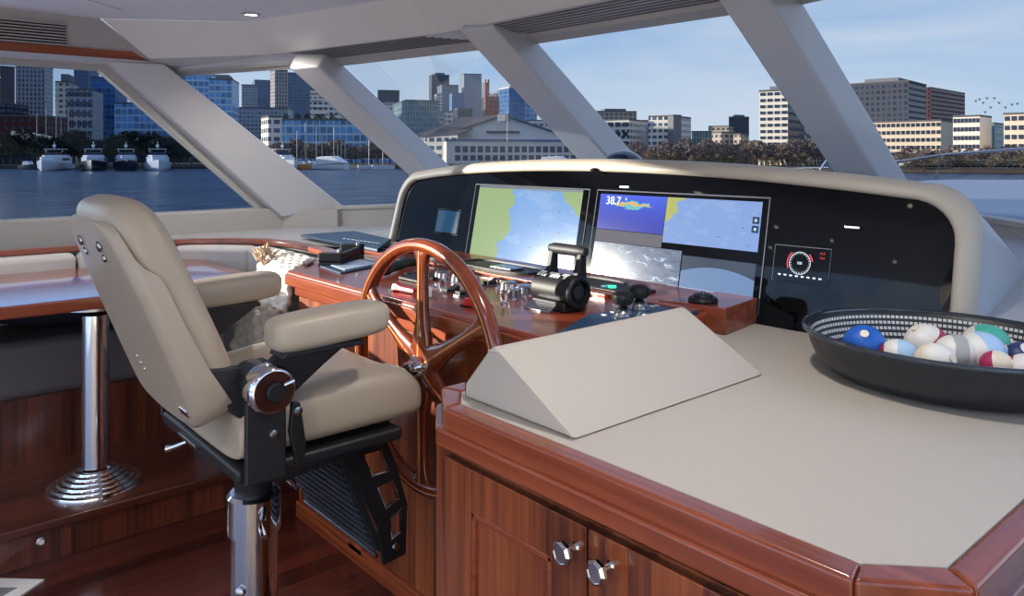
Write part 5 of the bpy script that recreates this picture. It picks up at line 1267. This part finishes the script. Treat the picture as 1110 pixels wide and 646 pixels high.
for i in range(24):
    tree(980+i*6.4+random.uniform(-2, 2), random.uniform(140, 145)-max(0, (i-12))*.5, random.uniform(1.6, 2.6), 'shrub', 'ochre shrub at the water edge right of the fourth pillar', 'shrubs right of the fourth pillar')
# parked cars
cp = None
for i in range(14):
    p = ud(990+i*9.5+random.uniform(-2, 2), 146, -1.1)
    if cp is None:
        cp = thing('parked_car', 'tiny pale car parked along the shore road right of the fourth pillar', 'car', (0, 0, 0), 'parked cars on the shore road')
        MB().prism([(-2.1, .3), (-2.1, .8), (-1.2, .95), (-.7, 1.45), (.8, 1.45), (1.4, .95), (2.1, .85), (2.1, .3)], 'y', -.85, .85).build('car_body', plain('pale car paint', (210, 214, 218), .3), cp, bevel=.08)
        MB().prism([(-1.05, .95), (-.62, 1.38), (.72, 1.38), (1.2, .95)], 'y', -.87, .87).build('side_windows', PW, cp, smooth=False)
        for x in (-1.3, 1.3):
            for y in (-.8, .8): MB().cyl((x, y-.1, .32), (x, y+.1, .32), .32, 14).build('wheel', M['black'], cp)
        o = cp
    else: o = copy_tree(cp)
    o.location = p; o.rotation_euler = (0, 0, YAW+random.uniform(-.1, .1))
# ---- boats
def motor_yacht(u, D, L, W, hullm, label, rz):
    p = ud(u, D, WZ_); t = thing('motor_yacht', label, 'boat', (0, 0, 0)); t.location = (0, 0, 0)
    def sec(y, w, zt, n=9): return [(w*math.sin(-math.pi/2+math.pi*k/(n-1))*(1 if True else 0), y, zt-(zt+.4)*(math.cos(-math.pi/2+math.pi*k/(n-1))**.6 if 0 < k < n-1 else 0)) for k in range(n)]
    h = []
    for f in (0, .15, .35, .55, .72, .85, .94, 1.0):
        w = W/2*(1-max(0, (f-.45)/.55)**2.2)*.98+.03; zt = 1.25+1.1*f**1.5; h.append(sec(-L*f+L*.5, w, zt))
    MB().rings(h).build('hull', hullm, t)
    MB().prism([(-W*.40, L*.42), (W*.40, L*.42), (W*.40, -L*.08), (W*.2, -L*.26), (-W*.2, -L*.26), (-W*.40, -L*.08)], 'z', 1.4, 2.9).build('deckhouse', M['gelcoat'], t, bevel=.15)
    MB().prism([(-W*.405, L*.30), (W*.405, L*.30), (W*.405, -L*.06), (W*.21, -L*.24), (-W*.21, -L*.24), (-W*.405, -L*.06)], 'z', 2.1, 2.65).build('cabin_glass', PW, t, smooth=False)
    MB().prism([(-W*.36, L*.36), (W*.36, L*.36), (W*.36, -L*.02), (W*.2, -L*.13), (-W*.2, -L*.13), (-W*.36, -L*.02)], 'z', 2.9, 3.3).build('flybridge', M['gelcoat'], t, bevel=.1)
    MB().prism([(-W*.33, L*.3), (W*.33, L*.3), (W*.33, .2), (-W*.33, .2)], 'z', 4.5, 4.65).build('hardtop', M['gelcoat'], t, bevel=.05)
    MB().prism([(-W*.31, L*.1), (W*.31, L*.1), (W*.31, .3), (-W*.31, .3)], 'z', 3.3, 3.9).build('fly_screen', PW, t, smooth=False)
    for sx in (-1, 1): MB().cyl((sx*W*.30, 1.0, 3.2), (sx*W*.28, 1.2, 4.5), .07, 8).build('hardtop_post', M['gelcoat'], t)
    MB().cyl((0, 1.2, 4.6), (0, 1.2, 6.2), .07, 8).build('mast', M['gelcoat'], t)
    MB().ball((0, 1.2, 5.3), .32, 12, 8).build('radar_dome', M['gelcoat'], t)
    t.location = p; t.rotation_euler = (0, 0, rz); return t
YW = 0
def toward(u, off): return YAW+math.atan((555-u)/FPX)+off
DH = plain('dark blue hull', (30, 34, 52), .25)
motor_yacht(57, 166, 14, 5.4, M['gelcoat'], 'white motor yacht, leftmost of the moored row', toward(57, -.28))
motor_yacht(101, 164, 15, 5.4, DH, 'motor yacht with dark hull and tall mast, second of the moored row', toward(101, -.04))
motor_yacht(137, 166, 13, 5.0, DH, 'dark hulled motor yacht, third of the moored row', toward(137, .04))
motor_yacht(171, 164, 14, 5.4, M['gelcoat'], 'white motor yacht nearest the corner pillar, fourth of the moored row', toward(101, -.04))
motor_yacht(308, 172, 14, 5.4, M['gelcoat'], 'white motor yacht right of the corner pillar', toward(308, .3))
dk_ = thing('floating_dock', 'low dark floating dock behind the moored yachts', 'dock', tuple(ud(110, 178, WZ_)))
a, b = ud(24, 178), ud(236, 182); dd = (b-a).normalized(); nb = V((-dd.y, dd.x, 0))*2
MB().rings([[hq(a, -2.2), hq(b, -2.2), hq(b+nb, -2.2), hq(a+nb, -2.2)], [hq(a, -1.5), hq(b, -1.5), hq(b+nb, -1.5), hq(a+nb, -1.5)]]).build('deck', WALL['slate'], dk_, smooth=False)
for i in range(8):
    o = a+dd*((b-a).length*i/7); MB().cyl((o.x, o.y, -2.4), (o.x, o.y, .2), .18, 8).build('pile', TR, dk_)
# covered white boat, small craft and sail masts by the middle shore
def small_boat(u, D, L, hullc, cover, label, rz):
    t = thing('small_boat', label, 'boat', (0, 0, 0))
    h = []
    for f in (0, .3, .6, .85, 1):
        w = L*.17*(1-max(0, (f-.4)/.6)**2)+.03; zt = .9+.4*f; h.append([(w*math.sin(a), -L*f+L*.5, zt-(zt+.3)*max(0, math.cos(a))**.6) for a in [-math.pi/2+math.pi*k/8 for k in range(9)]])
    MB().rings(h).build('hull', hullc, t)
    if cover: MB().prism([(L*.45, 1.0), (L*.35, 2.9), (-L*.1, 3.1), (-L*.42, 1.5)], 'x', -L*.15, L*.15).build('cover', M['gelcoat'], t, bevel=.2)
    else: MB().prism([(L*.3, .9), (L*.25, 1.9), (-L*.05, 1.9), (-L*.15, 1.0)], 'x', -L*.12, L*.12).build('cabin', M['gelcoat'], t, bevel=.08)
    t.location = ud(u, D, WZ_); t.rotation_euler = (0, 0, rz); return t
small_boat(360, 176, 9, M['gelcoat'], True, 'white covered boat moored below the long glass building', YAW+1.2)
small_boat(327, 178, 6, plain('orange hull', (216, 150, 90), .5), False, 'small orange boat left of the white covered boat', YAW+1.3)
small_boat(341, 178, 6, M['gelcoat'], False, 'small white boat between the orange boat and the covered boat', YAW+1.0)
small_boat(32, 174, 5, plain('dark small hull', (60, 60, 70), .5), False, 'small dark boat at the far left end of the row', YAW+1.3)
small_boat(604, 172, 9, M['gelcoat'], True, 'white boat with reddish gear just above the hood, left of the third pillar foot', YAW+1.3)
for i, (u, h) in enumerate(((322, 9), (331, 11), (343, 10), (349, 8), (366, 6), (370, 7), (374, 6.5), (400, 8), (415, 7), (362, 10))):
    o = ud(u, 184); t = thing('sailboat', 'small moored sailboat with a bare mast in the marina below the long glass building', 'boat', (o.x, o.y, WZ_), 'sailboats below the long glass building')
    MB().rings([[(o.x+x*w, o.y+y, WZ_+z) for x, z in ((-1, .9), (-.6, .0), (.6, 0), (1, .9))] for y, w in ((-3, .2), (-1, .9), (1.5, 1.0), (3, .7))]).build('hull', M['gelcoat'] if i % 3 else FM['c'], t)
    MB().cyl((o.x, o.y, WZ_+.8), (o.x, o.y, WZ_+h), .09, 6).build('mast', M['steel'], t)
for i, (u, h) in enumerate(((40, 15), (50, 16.5), (61, 17), (66, 15), (74, 16), (83, 14))):
    o = ud(u, 222); t = thing('flag_mast', 'tall thin pale mast in front of the curved quay form', 'mast', (o.x, o.y, -1.5), 'masts at the curved quay')
    MB().cyl((o.x, o.y, -1.5), (o.x, o.y, h-1.5), .12, 6, .06).build('pole', WALL['white'], t)
# birds over the city at right
for i, (u, v) in enumerate(((1062, 108), (1070, 107), (1078, 107), (1066, 112), (1083, 112), (1090, 117), (1074, 117), (1068, 122), (1097, 114), (1103, 113), (1058, 110))):
    p = at(u, v, D=180); s = .22
    b_ = MB(); rv = V((C_, S_, 0))
    b_.add([p-rv*s*2+V((0, 0, .25)), p-rv*s+V((0, 0, .4)), p, p-rv*s+V((-.3, .3, .3)), p+rv*s+V((0, 0, .4)), p+rv*s*2+V((0, 0, .25)), p+rv*s+V((-.3, .3, .3))], [(0, 1, 2, 3), (2, 4, 5, 6)])
    b_.ball(p, .22, 8, 6, .6)
    tag(b_.build('bird', M['black']), 'tiny dark bird flying right of the dark red building', 'bird', 'birds over the shore')
# unseen pale decks added beside and behind the wheelhouse to bounce light onto the ceiling
ad = thing('aft_bounce_deck', 'unseen pale deck added behind the wheelhouse to bounce daylight onto the ceiling', 'deck', (-2, -6, -.06))
MB().box(-5.6, 1.6, -9.0, AFT-.02, -.12, -.02).build('bounce_sole', M['gelcoat'], ad, smooth=False)
for x0, x1, nm in ((-5.7, -4.6, 'port'), (.6, 1.8, 'starboard')):
    tag(MB().box(x0, x1, AFT, 2.2, .45, .55).build('side_deck', M['gelcoat'], smooth=False), 'unseen pale deck added outside the %s side window to bounce daylight onto the ceiling' % nm, 'deck')
